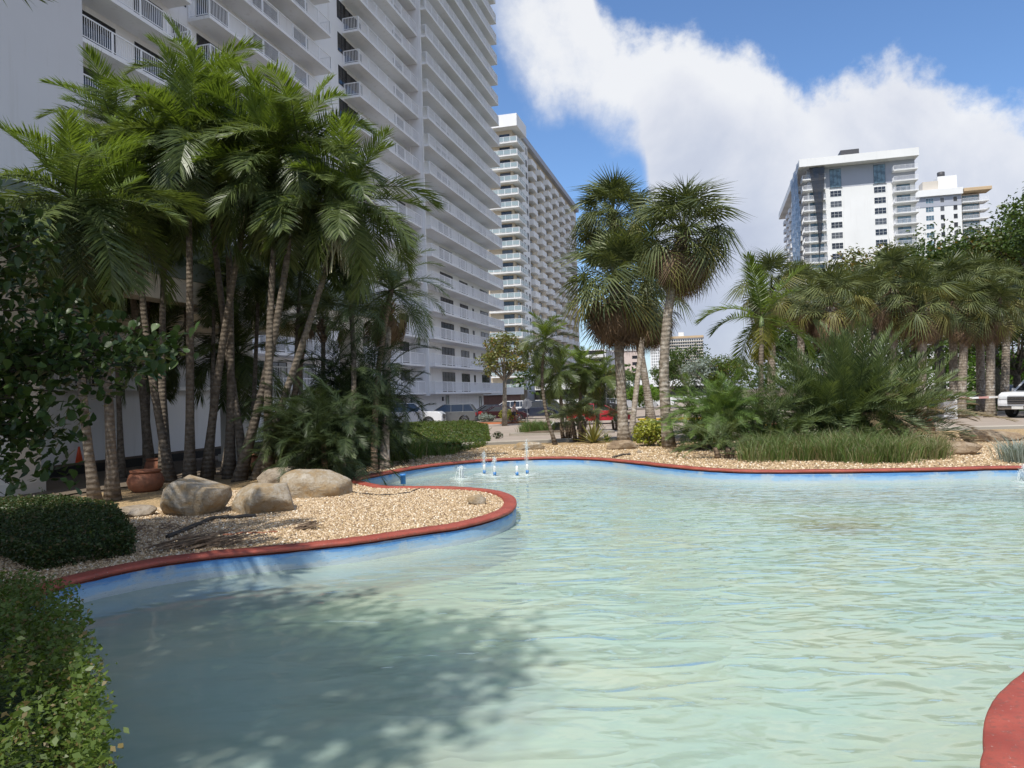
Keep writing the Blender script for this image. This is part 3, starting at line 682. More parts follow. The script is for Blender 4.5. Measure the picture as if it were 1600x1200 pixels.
# wing of the tower seen over the terrace
OL = Vector((-15.2, 33, -.35)); Lb = thing('lobby_wing', 'low white lobby wing with a dark window behind the slender palms', 'building', OL, BROT)
MB().box(-12, 6, 0, 3.5, -.2, 5.6).build('wall', 'stucco_white', Lb)
for x in (-9, -5.2, -1.4, 2.6): put(mw, x, -.0, 2.9, Lb)
MB().box(-12.2, 6.2, -.25, 3.7, 5.6, 5.85).build('roof', 'stucco_white', Lb)

# --- second tower, beyond the first
D2 = 154.0; p = PD(819, 617, D2); OB = Vector((p.x, p.y, -.6)); H2 = 61.2
B = thing('balcony_tower', 'white tower behind the shaded one with stacked corner balconies and a grid of small balconies', 'building', OB, BROT)
MB().box(1.7, 78, 1.6, 26, 0, H2-2.4).build('wall', 'stucco_cream', B)
MB().box(1.55, 2.2, 7.6, 26, 0, H2-2.5).build('end_wall', 'stucco_bright', B)
MB().box(6.8, 13.2, 1.0, 1.598, 0, H2-2.5).build('side_wall', 'stucco_white', B)
MB().box(-.6, 7.6, -.2, 26, H2-2.4, H2+.2).build('roof_band', 'stucco_white', B)
MB().box(7.602, 78, .6, 26, H2-2.4, H2-1.1).build('roof', 'roof_grey_and_shade', B)
mb = MB(); mb.box(-.1, .02, 2, 24, H2+.25, H2+.3)
bal = MB().box(0, 6.7, 0, 7.4, -.28, 0).mesh('balcony', ['stucco_bright'])
brail = railing_mesh('railing', [((.05, .05), (6.65, .05)), ((.05, .1), (.05, 7.35))], 1.05, .13, 1.5, 'paint_rail', glass='rail_glass')
sbal = MB().box(0, 4.6, 0, 1.4, -.25, 0).mesh('balcony', ['stucco_white'])
srail = MB().box(0, 4.6, 0, .1, 0, 1.0).box(0, .1, .1, 1.38, 0, 1.0).mesh('railing', ['stucco_white'])
w2 = window_mesh(2.6, 2.1, 3, glass='glass_blue'); w2x = window_mesh(2.2, 2.1, 2, glass='glass_dark', face='x'); w2s = window_mesh(1.2, 1.4, 1, glass='glass_dark')
w2e = window_mesh(1.3, 1.3, 2, glass='glass_dark', face='x')
NB = 20
for k in range(NB):
    z = H2-5.4-FH*k
    b = inst('balcony', bal, B, (0, 0, z)); inst('railing', brail, b)
    inst('window', w2x, B, (1.69, 4.3, z+.05)); inst('window', w2e, B, (1.54, 9.5, z+.7)); inst('window', w2, B, (3, 1.59, z+.05))
    inst('window', w2s, B, (8, .99, z+.7)); inst('window', w2s, B, (11, .99, z+.7))
    for j in range(7):
        x = 14.2+j*8.6
        b = inst('balcony', sbal, B, (x, .2, z-.6)); inst('railing', srail, b)
        inst('window', w2, B, (x+.8, 1.59, z-.55))
MB().box(10, 16, 8, 16, H2-1, H2+1.5).build('plant_room', 'stucco_white', B)

# --- right hand tower with construction netting
D3 = 193.0; p = PD(1265, 602, D3); OD = Vector((p.x, p.y, -.3)); H3 = 61.5
Dn = thing('white_slab_tower', 'white slab tower at right with black netting hanging down its left corner', 'building', OD, BROT)
MB().box(1.6, 60, -30, 0-1.5, 0, H3-2.0).build('wall', 'stucco_bright', Dn)
MB().box(-1.6, 60, -30.4, 1.0, H3-2.0, H3).build('roof', 'stucco_bright', Dn)
mb = MB(); mb.box(1.35, 1.598, -7.4, -6.2, 0, H3-7.6); mb.box(1.35, 1.598, -23.8, -22.6, 0, H3-7.6); mb.box(1.35, 1.598, -19.0, -10.9, 0, H3-7.6); mb.build('pilaster', 'stucco_bright', Dn)
MB().box(1.4, 1.598, -30, -1.5, H3-7.55, H3-2.02).build('upper_band', 'roof_grey_and_shade', Dn)  # grey stands for the roof slab's cast shadow on the top floors
lb = MB().box(0, 5.0, -6.2, .0, -.28, 0).mesh('balcony', ['stucco_bright'])
lrail = railing_mesh('railing', [((.05, -6.15), (.05, -.05)), ((.1, -.05), (4.95, -.05))], 1.05, .3, 1.4, bw=.07)
rb = MB().box(-.9, 4.0, -30.2, -24.0, -.28, 0).mesh('balcony', ['stucco_bright']); rrail = railing_mesh('railing', [((-.85, -30.15), (-.85, -24.05)), ((-.8, -24.05), (1.55, -24.05))], 1.05, .3, 1.4, bw=.07)
w3 = window_mesh(3.0, 1.5, 3, glass='glass_dark', face='x', hbar=True, frame='plastic_white'); w3d = window_mesh(3.4, 2.1, 3, glass='glass_blue', face='x')
w3t = window_mesh(3.0, 4.8, 3, glass='glass_teal', face='x')
inst('window', w3t, Dn, (1.38, -7.6, H3-7.4)); inst('window', w3t, Dn, (1.38, -19.3, H3-7.4))
sb3 = MB().box(0, 4, 0, 1.5, -.25, 0).mesh('balcony', ['stucco_white']); sr3 = MB().box(0, 4, 1.4, 1.5, 0, 1).box(0, .1, 0, 1.38, 0, 1).mesh('railing', ['stucco_white'])
w3s = MB().box(0, 3, -.04, .0, 0, 2.1).mesh('window', ['glass_dark'])
for k in range(19):
    z = H3-4.9-FH*k
    b = inst('balcony', lb, Dn, (0, 0, z)); inst('railing', lrail, b); b = inst('balcony', rb, Dn, (0, 0, z)); inst('railing', rrail, b)
    inst('window', w3d, Dn, (1.59, -2.0, z+.05)); inst('window', w3d, Dn, (1.59, -25.2, z+.05))
    if k > 0:
        inst('window', w3, Dn, (1.59, -7.6, z+.6)); inst('window', w3, Dn, (1.59, -19.3, z+.6))
    for j in range(6):
        x = 9+j*8.4; b = inst('balcony', sb3, Dn, (x, -1.45, z-.4)); inst('railing', sr3, b); inst('window', w3s, Dn, (x+.5, -1.45, z-.3))
Dn.scale = (1, .9, 1)
MB().box(3, 8, -16, -11, H3, H3+2.6).build('roof_unit', 'trim_grey', Dn)
mb = MB(); ns = 24                      # loose folds of netting, gathering to a rope at the bottom
V = []
for i in range(ns+1):
    t_ = i/ns; z = H3-2.1-t_*26; wd = 2.1*max(.03, (1-t_)**1.3); yc = -3.9-1.0*t_+1.4*t_**3
    for j in range(7): u_ = j/6-.5; V.append((-.35-.25*math.sin(j*2.4+i*.5), yc+u_*wd*2, z))
mb.add(V, [(i*7+j, i*7+j+1, (i+1)*7+j+1, (i+1)*7+j) for i in range(ns) for j in range(6)], 0, True); mb.build('netting', 'net', Dn)
V = []
for i in range(13):
    x = i*1.6
    for j in range(13): V.append((x, 1.15+.3*math.sin(i*1.3+j), H3-.4-j*3.2))
mb = MB(); mb.add(V, [(i*13+j, (i+1)*13+j, (i+1)*13+j+1, i*13+j+1) for i in range(12) for j in range(12)], 0, True); mb.build('side_netting', 'gauze', Dn)

# --- fourth tower, partly behind
D4 = 238.0; p = PD(1424, 598, D4); OE = Vector((p.x, p.y, -.3)); H4 = 62.0
E = thing('tan_topped_tower', 'narrower white tower at far right with a raw tan top balcony', 'building', OE, BROT)
MB().box(0, 30, -17.5, 2, 0, H4).build('wall', 'stucco_bright', E)
MB().box(-1.0, 30, -17.8, 2.2, H4, H4+2.1).build('roof', 'stucco_bright', E)
MB().box(-.12, -.002, -17.5, 2, H4-3.3, H4-.05).build('upper_band', 'roof_grey_and_shade', E)
MB().box(1.5, 20, -23.5, -17.502, 0, H4).build('wing_wall', 'stucco_beige', E)
eb = MB().box(-.8, 4, -25.6, -17.6, -.3, 0).mesh('balcony', ['stucco_bright']); er = railing_mesh('railing', [((-.75, -25.5), (-.75, -17.7))], 1.05, .3, 1.5, bw=.07)
w4 = window_mesh(2.4, 1.5, 3, glass='glass_blue', face='x', frame='plastic_white', hbar=True); w4b = window_mesh(1.2, 1.5, 1, glass='glass_dark', face='x', frame='plastic_white'); w4d = window_mesh(5, 2.2, 3, glass='glass_blue', face='x')
for k in range(17):
    z = H4-2.6-FH*k; b = inst('balcony', eb, E, (0, 0, z)); inst('railing', er, b); inst('window', w4d, E, (1.49, -18.2, z+.05))
    for y in (-1.0, -6.5): inst('window', w4, E, (-.005-(.12 if k == 0 else 0), y, z+.5))
    for y in (-11, -15): inst('window', w4b, E, (-.005-(.12 if k == 0 else 0), y, z+.5))
E.scale = (1, .93, 1)
bevel(MB().box(-1.4, 4, -26.4, -18, H4+.5, H4+1.6).build('raw_slab', 'tan_raw', E), .1)
MB().box(2, 12, -17, -11, H4+2.1, H4+6.8).build('plant_room', 'stucco_bright', E)
MB().box(1, 6, -10.9, -6, H4+2.1, H4+5.2).build('roof_unit', 'stucco_beige', E)
MB().lathe([(1.2, 0), (1.2, 2)], (5, -13, H4+6.8), 10).build('tank', 'trim_grey', E)

# --- far towers between the palms
p = PD(1101, 609, 700); OF = Vector((p.x, p.y, 0)); HF = 51.5
Fb = thing('far_grid_tower', 'distant beige tower with a regular window grid right of the bare sabal trunk', 'building', OF, BROT)
MB().box(0, 20, 0, 50, 0, HF).build('wall', 'stucco_bright', Fb); MB().box(-1, 20.5, -.5, 31, HF, HF+2).build('roof', 'tan_raw', Fb)
MB().box(5, 12, 18, 23, HF+2, HF+6).build('plant_room', 'stucco_bright', Fb)
mb = MB(); mc = MB()
for k in range(18):
    for j in range(15): mb.box(-.1, -.01, .5+j*2.1, 1.9+j*2.1, 1.2+k*2.8, 2.8+k*2.8)
    for j in range(8): mb.box(-.1, -.01, 33+j*2.1, 34+j*2.1, 1.2+k*2.8, 2.4+k*2.8)
    mc.box(-1.2, -.12, 0, 31, .25+k*2.8, 1.15+k*2.8)
mb.build('windows', 'glass_dark', Fb); mc.build('balcony_slabs', 'stucco_beige', Fb)
p = PD(1000, 611, 330); OG = Vector((p.x, p.y, 0)); HG = 20
Gb = thing('pink_block', 'distant pinkish white block glimpsed between two sabal trunks', 'building', OG, BROT)
MB().box(0, 30, 0, 22, 0, HG).build('wall', 'pinkish', Gb); MB().box(-.3, 30, -.2, 22.2, HG, HG+.8).build('roof', 'stucco_bright', Gb)
gw = window_mesh(2.2, 1.3, 2, face='x')
for k in range(6):
    for y in (3, 9, 20): inst('window', gw, Gb, (-.01, y, 2+k*2.9))
    mb = MB().box(-1.3, -.01, 11, 15.5, 1.4+k*2.9, 2.4+k*2.9); mb.build('balcony', 'stucco_bright', Gb)
p = PD(948, 612, 260); OH = Vector((p.x, p.y, 0))
Hb = thing('grey_balcony_block', 'distant grey block with stacked white balconies behind the fan palms', 'building', OH, BROT)
MB().box(0, 40, 0, 16, 0, 17).build('wall', 'stucco_white', Hb)
for k in range(5):
    b = MB().box(-1.4, -.01, .3, 15.5, 2.6+k*2.9, 3.6+k*2.9).build('balcony', 'stucco_bright', Hb); MB().box(-.05, -.011, .8, 15, 3.61+k*2.9, 5.1+k*2.9).build('window', 'glass_dark', Hb)
p = PD(1000, 612, 150); OI = Vector((p.x, p.y, -.6))
Ib = thing('low_garage', 'low white parking structure behind the parked cars', 'building', OI, BROT)
MB().box(0, 20, -14, 22, 0, 1.1).box(0, 20, -14, 22, 3.2, 4.6).box(.6, 20, -14, 22, 1.1, 3.2, 1).build('wall', ['stucco_white', 'black'], Ib)
p = PD(770, 617, 118); OJ = Vector((p.x, p.y, -.6))
Jb = thing('entrance_block', 'low white block with a brick base at the foot of the second tower', 'building', OJ, BROT)
MB().box(0, 12, -1.5, 14, 0, 2.4).build('brick_base', 'brick_dark', Jb); MB().box(-.3, 12.5, -2, 14, 2.4, 3.6).build('wall', 'stucco_bright', Jb)
# ------------------------------------------------------------------ foliage kit
def leaf_strips(V, F3, F4, base, d, nrm, L, w, droop=.15, mid=.45):
    """one tapered blade: quad + tip triangle"""
    d = d.normalized(); s = d.cross(nrm)
    if s.length < 1e-4: s = Vector((0, 1, 0))
    s = s.normalized()*w*.5; b = len(V)
    m = base+d*L*mid+Vector((0, 0, -droop*L*.25)); t = base+d*L+Vector((0, 0, -droop*L))
    V += [base-s*.35, base+s*.35, m+s, m-s, t]; F4.append((b, b+1, b+2, b+3)); F3.append((b+3, b+2, b+4))
def feather_mesh(name, mat, L=2.0, pairs=48, Lf=.5, arc=1.0, w=.035, vlift=.25, droop=.25, start=.14, fa0=70, fa1=28, seed=0, stiff=0.0, flat=False, gaps=0.0):
    r = random.Random(seed); V = []; F3 = []; F4 = []
    n = 14; pts = [Vector((0, 0, 0))]; tans = []
    for i in range(n):
        th = -arc*((i+.5)/n)**1.25; d = Vector((math.cos(th), 0.0, math.sin(th))); pts.append(pts[-1]+d*L/n); tans.append(d)
    def at(s):
        x = s*n; i = min(int(x), n-1); return pts[i].lerp(pts[i+1], x-i), tans[i]
    mb = MB(); mb.tube(pts[::2]+([pts[-1]] if n % 2 else []), [max(.004, .02*(L/2)*(1-i/(n/2+.5))) for i in range(len(pts[::2]+([pts[-1]] if n % 2 else [])))], 4, cap=False)
    V = [Vector(v) for v in mb.v]; F4 = list(mb.f)
    for k in range(pairs):
        s = start+(1-start)*(k+.5)/pairs
        if r.random() < gaps: continue
        p, T_ = at(s); N = Vector((-T_.z, 0, T_.x))
        prof = (math.sin(math.pi*min(1, (.10+.86*((s-start)/(1-start)))))**.55)
        fa = R(fa0+(fa1-fa0)*((s-start)/(1-start))**1.2)
        for sd in (-1, 1):
            ll = Lf*prof*r.uniform(.85, 1.08); f2 = fa+r.uniform(-.12, .12)
            d = T_*math.cos(f2)+Vector((0, sd, 0))*math.sin(f2)+N*(vlift+r.uniform(-.28, .28))
            nn_ = N+Vector((r.uniform(-.5, .5), -sd*.5+r.uniform(-.4, .4), 0))
            leaf_strips(V, F3, F4, p, d, nn_, ll, w*r.uniform(.8, 1.2), droop*r.uniform(.5, 1.4))
    return mesh_np(name, [tuple(v) for v in V], [np.array(F4), np.array(F3)], [mat])
def fan_mesh(name, mat, Lp=.8, Rr=.8, n=38, span=125, w=.05, droop=.35, costa=.35, seed=0, fold=1.0):
    r = random.Random(seed); V = []; F3 = []; F4 = []
    mb = MB(); mb.tube([(0, 0, 0), (Lp*.5, 0, .02), (Lp, 0, 0)], [.018, .013, .01], 4, cap=False); V = [Vector(v) for v in mb.v]; F4 = list(mb.f)
    for i in range(n):
        ph = R(-span+2*span*i/(n-1)); rr = Rr*(1-.28*(abs(ph)/R(130))**2)*r.uniform(.86, 1.05)
        dx, dy = math.cos(ph*fold), math.sin(ph*fold); z0 = .05 if i % 2 else -.02
        b0 = Vector((Lp+.10*dx, .03*dy, 0)); mid = Vector((Lp+rr*.5*dx, rr*.5*dy, z0-costa*rr*.25*max(dx, 0)-.04*abs(dy)))
        dr = droop*r.uniform(.4, 1.5); tip = Vector((Lp+rr*dx*(1-.15*dr), rr*dy*(1-.1*dr), -costa*rr*max(dx, 0)-dr*rr*.6))
        s = Vector((-dy, dx, r.uniform(-.5, .5))).normalized()*w*.5; b = len(V)
        V += [b0-s*.3, b0+s*.3, mid+s, mid-s, tip]; F4.append((b, b+1, b+2, b+3)); F3.append((b+3, b+2, b+4))
    return mesh_np(name, [tuple(v) for v in V], [np.array(F4), np.array(F3)], [mat])
def leaves_np(C, s, asp=.5, up=.5, nrm=None, rs=npr, hang=0.0):
    """diamond leaves at C; s sizes"""
    n = len(C); a = rs.normal(size=(n, 3)); a[:, 2] = a[:, 2]*.6-hang; a /= np.linalg.norm(a, axis=1)[:, None]
    nn_ = rs.normal(size=(n, 3))*.6; nn_[:, 2] += up
    if nrm is not None: nn_ += nrm
    b = np.cross(nn_, a); b /= np.linalg.norm(b, axis=1)[:, None]+1e-9
    s = np.broadcast_to(np.asarray(s, float), (n,))[:, None]; fold = np.cross(a, b)*s*.12
    V = np.stack([C-a*s*.5, C+b*s*asp*.5+fold, C+a*s*.5, C-b*s*asp*.5+fold], 1).reshape(-1, 3)
    return V, np.arange(n*4).reshape(-1, 4)
def cloud_part(name, C, s, mat, parent, off, asp=.5, up=.5, nrm=None, hang=0.0):
    V, F = leaves_np(C, s, asp, up, nrm, hang=hang)
    return inst(name, mesh_np(name, V-np.array(off), [F], [mat]), parent)
# ---- shared frond meshes
FP = [feather_mesh('frond', 'palm_leaf', 2.35, 78, .68, a, .034, v, d, seed=i, fa1=36) for i, (a, v, d) in enumerate(((.8, .35, .28), (1.2, .3, .4), (1.6, .25, .5), (2.0, .15, .6)))]
FPf = [feather_mesh('frond', 'palm_leaf_fresh', 2.1, 72, .6, a, .032, v, .25, seed=20+i) for i, (a, v) in enumerate(((.5, .4), (1.0, .35), (1.4, .3)))]
FPy = feather_mesh('frond', 'palm_leaf_yellow', 1.8, 40, .55, 1.7, .035, .1, .6, seed=31, gaps=.15)
FD = [feather_mesh('frond', 'date_leaf', 2.9, 54, .5, a, .023, .35, .05, .12, 62, 24, seed=40+i) for i, a in enumerate((.35, .7, 1.05))]
FDd = [feather_mesh('frond', 'date_leaf_dry', 2.7, 60, .38, a, .02, .2, .15, .15, 58, 20, seed=50+i, gaps=.15) for i, a in enumerate((.9, 1.4))]
FPt = [feather_mesh('frond', 'thicket_leaf', 1.35, 56, .3, a, .013, .15, .3, .1, 66, 26, seed=160+i) for i, a in enumerate((.8, 1.3, 1.7))]
FB = [feather_mesh('frond', 'bush_fresh', 1.35, 60, .27, a, .012, .2, .2, .1, 68, 28, seed=260+i) for i, a in enumerate((.7, 1.1, 1.5))]
FPh = [feather_mesh('frond', 'date_leaf', 1.35, 66, .27, a, .010, .15, .3, .1, 70, 30, seed=60+i) for i, a in enumerate((.8, 1.3, 1.8))]
FF = [fan_mesh('frond', 'fan_leaf', 1.0, .80, 27, 135, .046, d, c, seed=70+i) for i, (d, c) in enumerate(((.12, .5), (.3, .9), (.5, 1.2), (.2, .2)))]
FFy = fan_mesh('frond', 'fan_leaf_yellow', .95, .85, 32, 130, .036, .6, .9, seed=75)
FFd = [fan_mesh('frond', 'fan_leaf_dead', .8, .8, 30, 70, .045, .5, .9, seed=76), fan_mesh('frond', 'fan_leaf_dead', .7, .7, 28, 50, .045, .4, .6, seed=77)]
FFr = fan_mesh('frond', 'fan_leaf_rust', .7, .75, 30, 45, .045, .3, .7, seed=78)
strand_cache = []
for q in range(3):                       # hanging flower stalks
    mb = MB(); r_ = random.Random(90+q)
    for i in range(22):
        a = r_.uniform(0, 6.28); d = Vector((math.cos(a), math.sin(a), 0)); L_ = r_.uniform(.35, .95); p = [d*.08]
        for j in range(1, 5): p.append(d*(.08+.22*j/4*r_.uniform(.6, 1.2))+Vector((r_.uniform(-.02, .02), r_.uniform(-.02, .02), -L_*(j/4)**1.3)))
        mb.tube(p, [.008, .014, .019, .016, .008], 4, cap=False)
    strand_cache.append(mb.mesh('flower_stalk', ['stalk_pale']))
def trunk_path(base, top, bend=(0, 0), n=10):
    base = Vector(base); top = Vector(top); out = []
    for i in range(n+1):
        t = i/n; p = base.lerp(top, t); k = 4*t*(1-t); out.append(Vector((p.x+bend[0]*k, p.y+bend[1]*k, p.z)))
    return out
def trunk_part(T_, base, path, r0, r1, mat, flare=1.5, n=10, name='trunk'):
    k = len(path); rr = [r0+(r1-r0)*i/(k-1) for i in range(k)]; rr[0] *= flare
    if k > 5: rr[1] *= 1+(flare-1)*.25
    path = list(path); path[0] = path[0]-Vector((0, 0, .12))
    return MB().tube(path, rr, n).build(name, mat, T_, off=base)
def crown(T_, base, top, n, meshes, p_hi=80, p_lo=-25, sc=(.9, 1.1), az0=None, rr=rnd, jit=9, powr=1.0, roll=.25):
    """fronds from upright in the middle to drooping at the edge; meshes = list of (threshold, [meshes])"""
    a = rr.uniform(0, 6.28) if az0 is None else az0; loc = Vector(top)-Vector(base)
    for i in range(n):
        f = (i+.5)/n; a += 2.39996; pit = p_hi+(p_lo-p_hi)*f**powr+rr.uniform(-jit, jit)
        for th, ms in meshes:
            if f <= th: me = rr.choice(ms); break
        o = inst('frond', me, T_, loc+Vector((0, 0, -.06*f)), (rr.uniform(-roll, roll), -R(pit), a+rr.uniform(-.2, .2)), rr.uniform(*sc))
def feather_palm(label, base, top, bend=(0, 0), r0=.09, r1=.06, n=15, sc=(.85, 1.1), name='feather_palm', shaft=.75, strands=2, dead=0, trunk='trunk_ringed', group='slender palms in the left hand cluster', p_lo=-30, p_hi=84, cat='palm tree', meshes=None):
    base = Vector(base); top = Vector(top); T_ = thing(name, label, cat, base, 0, group)
    path = trunk_path(base, top, bend); trunk_part(T_, base, path, r0, r1, trunk, 1.7)
    d = (path[-1]-path[-2]).normalized()
    if shaft:
        MB().tube([top-d*.02, top+d*shaft*.4, top+d*shaft], [r1*1.25, r1*1.15, r1*.6], 8).build('crownshaft', 'crownshaft', T_, off=base)
    ct = top+d*shaft
    crown(T_, base, ct, n, meshes or [(.3, FPf), (.75, FP[:3]), (1, FP[1:])], p_hi, p_lo, sc)
    if dead: crown(T_, base, ct-Vector((0, 0, .1)), dead, [(1, [FPy])], -30, -65, (.7, .95))
    for q in range(strands):
        inst('flower_stalk', strand_cache[q % 3], T_, top-base+Vector((.06*math.cos(q*2), .06*math.sin(q*2), .05)), (0, 0, q*2.1), rnd.uniform(.9, 1.3))
    return T_

# ------------------------------------------------------------------ the left hand palm cluster
def pt(bx, by, tx, ty, dY=0.0, z=None):
    b = GT(bx, by) if z is None else G(bx, by, z); t = PD(tx, ty, b.y+dY); return b, t
cl = [ # base px, trunk-top px, depth shift, bend, fronds, label
 ((150, 790), (118, 372), -.3, (-.1, 0), 15, 'leftmost slender palm of the cluster, by the low dark hedge'),
 ((176, 783), (150, 395), .3, (.06, 0), 13, 'slender palm close beside the leftmost one, trunk bowed to the left'),
 ((268, 752), (212, 300), -.2, (-.18, 0), 15, 'palm rising from behind the round boulder and leaning left'),
 ((296, 756), (294, 262), 0, (.03, 0), 17, 'straight tallest palm of the left cluster'),
 ((258, 748), (262, 330), .8, (-.12, 0), 14, 'palm behind the clay pot with a straight dark trunk'),
 ((322, 752), (392, 300), -.2, (-.12, 0), 16, 'palm leaning right from the gap between the two boulders'),
 ((358, 748), (350, 245), .6, (.10, 0), 15, 'palm behind the boulders with an upright crown'),
 ((372, 752), (462, 268), .2, (.22, 0), 17, 'palm bowed right over the flat boulder'),
 ((398, 750), (528, 362), .3, (.05, 0), 17, 'strongly leaning palm at the right of the cluster'),
 ((420, 748), (432, 330), .7, (-.08, 0), 15, 'palm behind the strongly leaning one'),
 ((385, 745), (318, 190), 1.2, (-.1, 0), 14, 'palm at the back of the cluster reaching above the others'),
 ((235, 742), (180, 230), 1.4, (.05, 0), 14, 'palm at the back left of the cluster over the canopy'),
]
for (bx, by), (tx, ty), dY, bd, n, lb in cl:
    b, t = pt(bx, by, tx, ty, dY); feather_palm(lb, b, t, bd, rnd.uniform(.095, .125), .06, n+12, (.82, 1.08), strands=rnd.choice((2, 3, 4, 5)), dead=rnd.choice((0, 1, 1)), p_lo=-58)
# second cluster behind: short date palms, fan palms with boots
def date_palm(label, base, top, r=.09, n=34, sc=(.9, 1.1), name='date_palm', group=None, meshes=None, bend=(0, 0), p_lo=-35, trunk='trunk_brown', cat='palm tree', p_hi=85):
    base = Vector(base); T_ = thing(name, label, cat, base, 0, group); path = trunk_path(base, top, bend); trunk_part(T_, base, path, r, r*.9, trunk, 1.3)
    crown(T_, base, top, n, meshes or [(.75, FPh[:2]), (1, FPh[1:])], p_hi, p_lo, sc); return T_
b, t = pt(585, 742, 612, 452, 2.6, z=-.1); date_palm('airy date palm spreading in front of the lower balconies', b, t, .08, 30, (1.25, 1.55), bend=(-.15, 0), p_lo=-30, meshes=[(.8, FPh[:2]), (1, FPh[1:])])
b, t = pt(545, 748, 548, 478, 2.2, z=-.1); date_palm('slim date palm left of the airy one with a pale trunk', b, t, .07, 24, (.95, 1.2), trunk='trunk_ringed', bend=(.1, 0))
b, t = pt(432, 735, 478, 500, 3.0, z=-.1); date_palm('small palm leaning over the dark thicket, with a scarred brown trunk', b, t, .1, 24, (.85, 1.05), bend=(.1, 0))
def fan_palm(label, base, top, r0=.16, r1=.13, live=42, dead=14, sc=(.9, 1.08), name='sabal_palm', group=None, bend=(0, 0), trunk='trunk_sabal', rust=0, cat='palm tree', p_lo=-55, boots=True, mixm=None):
    base = Vector(base); top = Vector(top); T_ = thing(name, label, cat, base, 0, group); path = trunk_path(base, top, bend, 12); trunk_part(T_, base, path, r0, r1, trunk, 1.5, 12)
    crown(T_, base, top+Vector((0, 0, .15)), live, mixm or [(.7, FF), (.9, FF[1:]+[FFy]), (1, [FFy, FF[2], FFd[0]])], 92, p_lo, sc, jit=15, powr=.85, roll=.9)
    if dead: crown(T_, base, top-Vector((0, 0, .1)), dead, [(1, FFd)], -30, -86, (sc[0]*.9, sc[1]), jit=8, roll=.6)
    for q in range(rust): inst('frond', FFr, T_, top-base-Vector((0, 0, .1)), (0, R(70+q*4), -1.9+q*.35), sc[0]*1.1)
    if boots:
        mb = MB(); rb = random.Random(int(abs(base.x)*100)); d = (path[-1]-path[-3]).normalized()
        for q in range(26):
            a = q*2.4; h = -.75*(q/26); c = top+d*h; dr = Vector((math.cos(a), math.sin(a), 0)); mb.bar(c+dr*r1*.8, c+dr*(r1+.13)+Vector((0, 0, .22)), .06, .03)
        mb.build('boots', 'trunk_brown', T_, off=base)
    return T_
for (bp, tp, dY, lb) in (((470, 735), (470, 505), 3.4, 'young fan palm with rusty boots below its crown, left of a pair'), ((505, 738), (505, 508), 3.0, 'young fan palm with rusty boots below its crown, right of a pair')):
    b, t = pt(*bp, *tp, dY, z=-.1); fan_palm(lb, b, t, .07, .06, 20, 0, (.5, .68), 'thatch_palm', rust=0, trunk='trunk_ringed', group='pair of young fan palms', p_lo=-25)
b, t = pt(600, 740, 606, 478, 3.6, z=-.1); fan_palm('sabal palm with a thick brown skirt of dead fronds behind the thicket', b, t, .12, .11, 14, 34, (.6, .85), 'sabal_palm', rust=3)
# dark thicket of dwarf date palms at the water's corner
def clump(label, c, n, meshes, r=.5, p_hi=85, p_lo=10, sc=(.8, 1.1), name='palm_clump', cat='palm clump', group=None, z=.05, stems=5, zs=.5):
    c = Vector(c); T_ = thing(name, label, cat, c, 0, group); a = 0
    mb = MB()
    for q in range(stems): 
        aa = q*2.4; p = c+Vector((math.cos(aa)*r*.5, math.sin(aa)*r*.5, -.05)); mb.tube([p, p+Vector((math.cos(aa)*.1, math.sin(aa)*.1, z+zs*.6))], [.08, .05], 7)
    mb.build('stems', 'trunk_brown', T_, off=c)
    for i in range(n):
        f = (i+.5)/n; a += 2.39996; rad = r*math.sqrt(rnd.random()); pit = p_hi+(p_lo-p_hi)*f+rnd.uniform(-10, 10); bb = rnd.uniform(0, 6.28)
        for th, ms in meshes:
            if f <= th: me = rnd.choice(ms); break
        inst('frond', me, T_, (rad*math.cos(bb), rad*math.sin(bb), z+rnd.uniform(0, zs)), (rnd.uniform(-.5, .5), -R(pit), a), rnd.uniform(*sc))
    return T_
md = [(1, FPh)]; mt = [(.75, FPt), (1, FPt+FPh)]
for x, y, tx, ty, lb in ((330, 740, 335, 440, 'shaded palm behind the tall cluster, above the window'), (230, 738, 232, 415, 'shaded palm behind the leftmost trunks'), (392, 736, 405, 430, 'shaded palm beside the beige canopy column'), (300, 735, 285, 350, 'shaded palm with hanging fronds in front of the canopy edge'),
    (190, 745, 175, 330, 'shaded palm between the leftmost trunks and the canopy fascia'), (455, 738, 470, 400, 'shaded palm filling the gap right of the bowed trunk'), (350, 738, 372, 560, 'short shaded palm low behind the boulders'), (265, 742, 252, 545, 'short shaded palm low behind the clay pot')):
    b, t = pt(x, y, tx, ty, 3.2, z=-.2); feather_palm(lb, b, t, (0, 0), .08, .05, 22, (.72, .98), shaft=.2, strands=0, group='shaded palms behind the left hand cluster', p_lo=-50, meshes=[(1, FP)])
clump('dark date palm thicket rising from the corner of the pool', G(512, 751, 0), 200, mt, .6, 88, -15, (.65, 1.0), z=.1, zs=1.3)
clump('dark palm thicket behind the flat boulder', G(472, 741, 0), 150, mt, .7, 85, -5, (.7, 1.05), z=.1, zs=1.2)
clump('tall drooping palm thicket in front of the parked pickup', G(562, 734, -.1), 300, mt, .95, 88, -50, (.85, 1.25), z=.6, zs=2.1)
clump('short bushy palm at the left back of the thicket', G(445, 728, -.1), 50, md, .5, 80, 0, (.7, 1.0), z=.3)

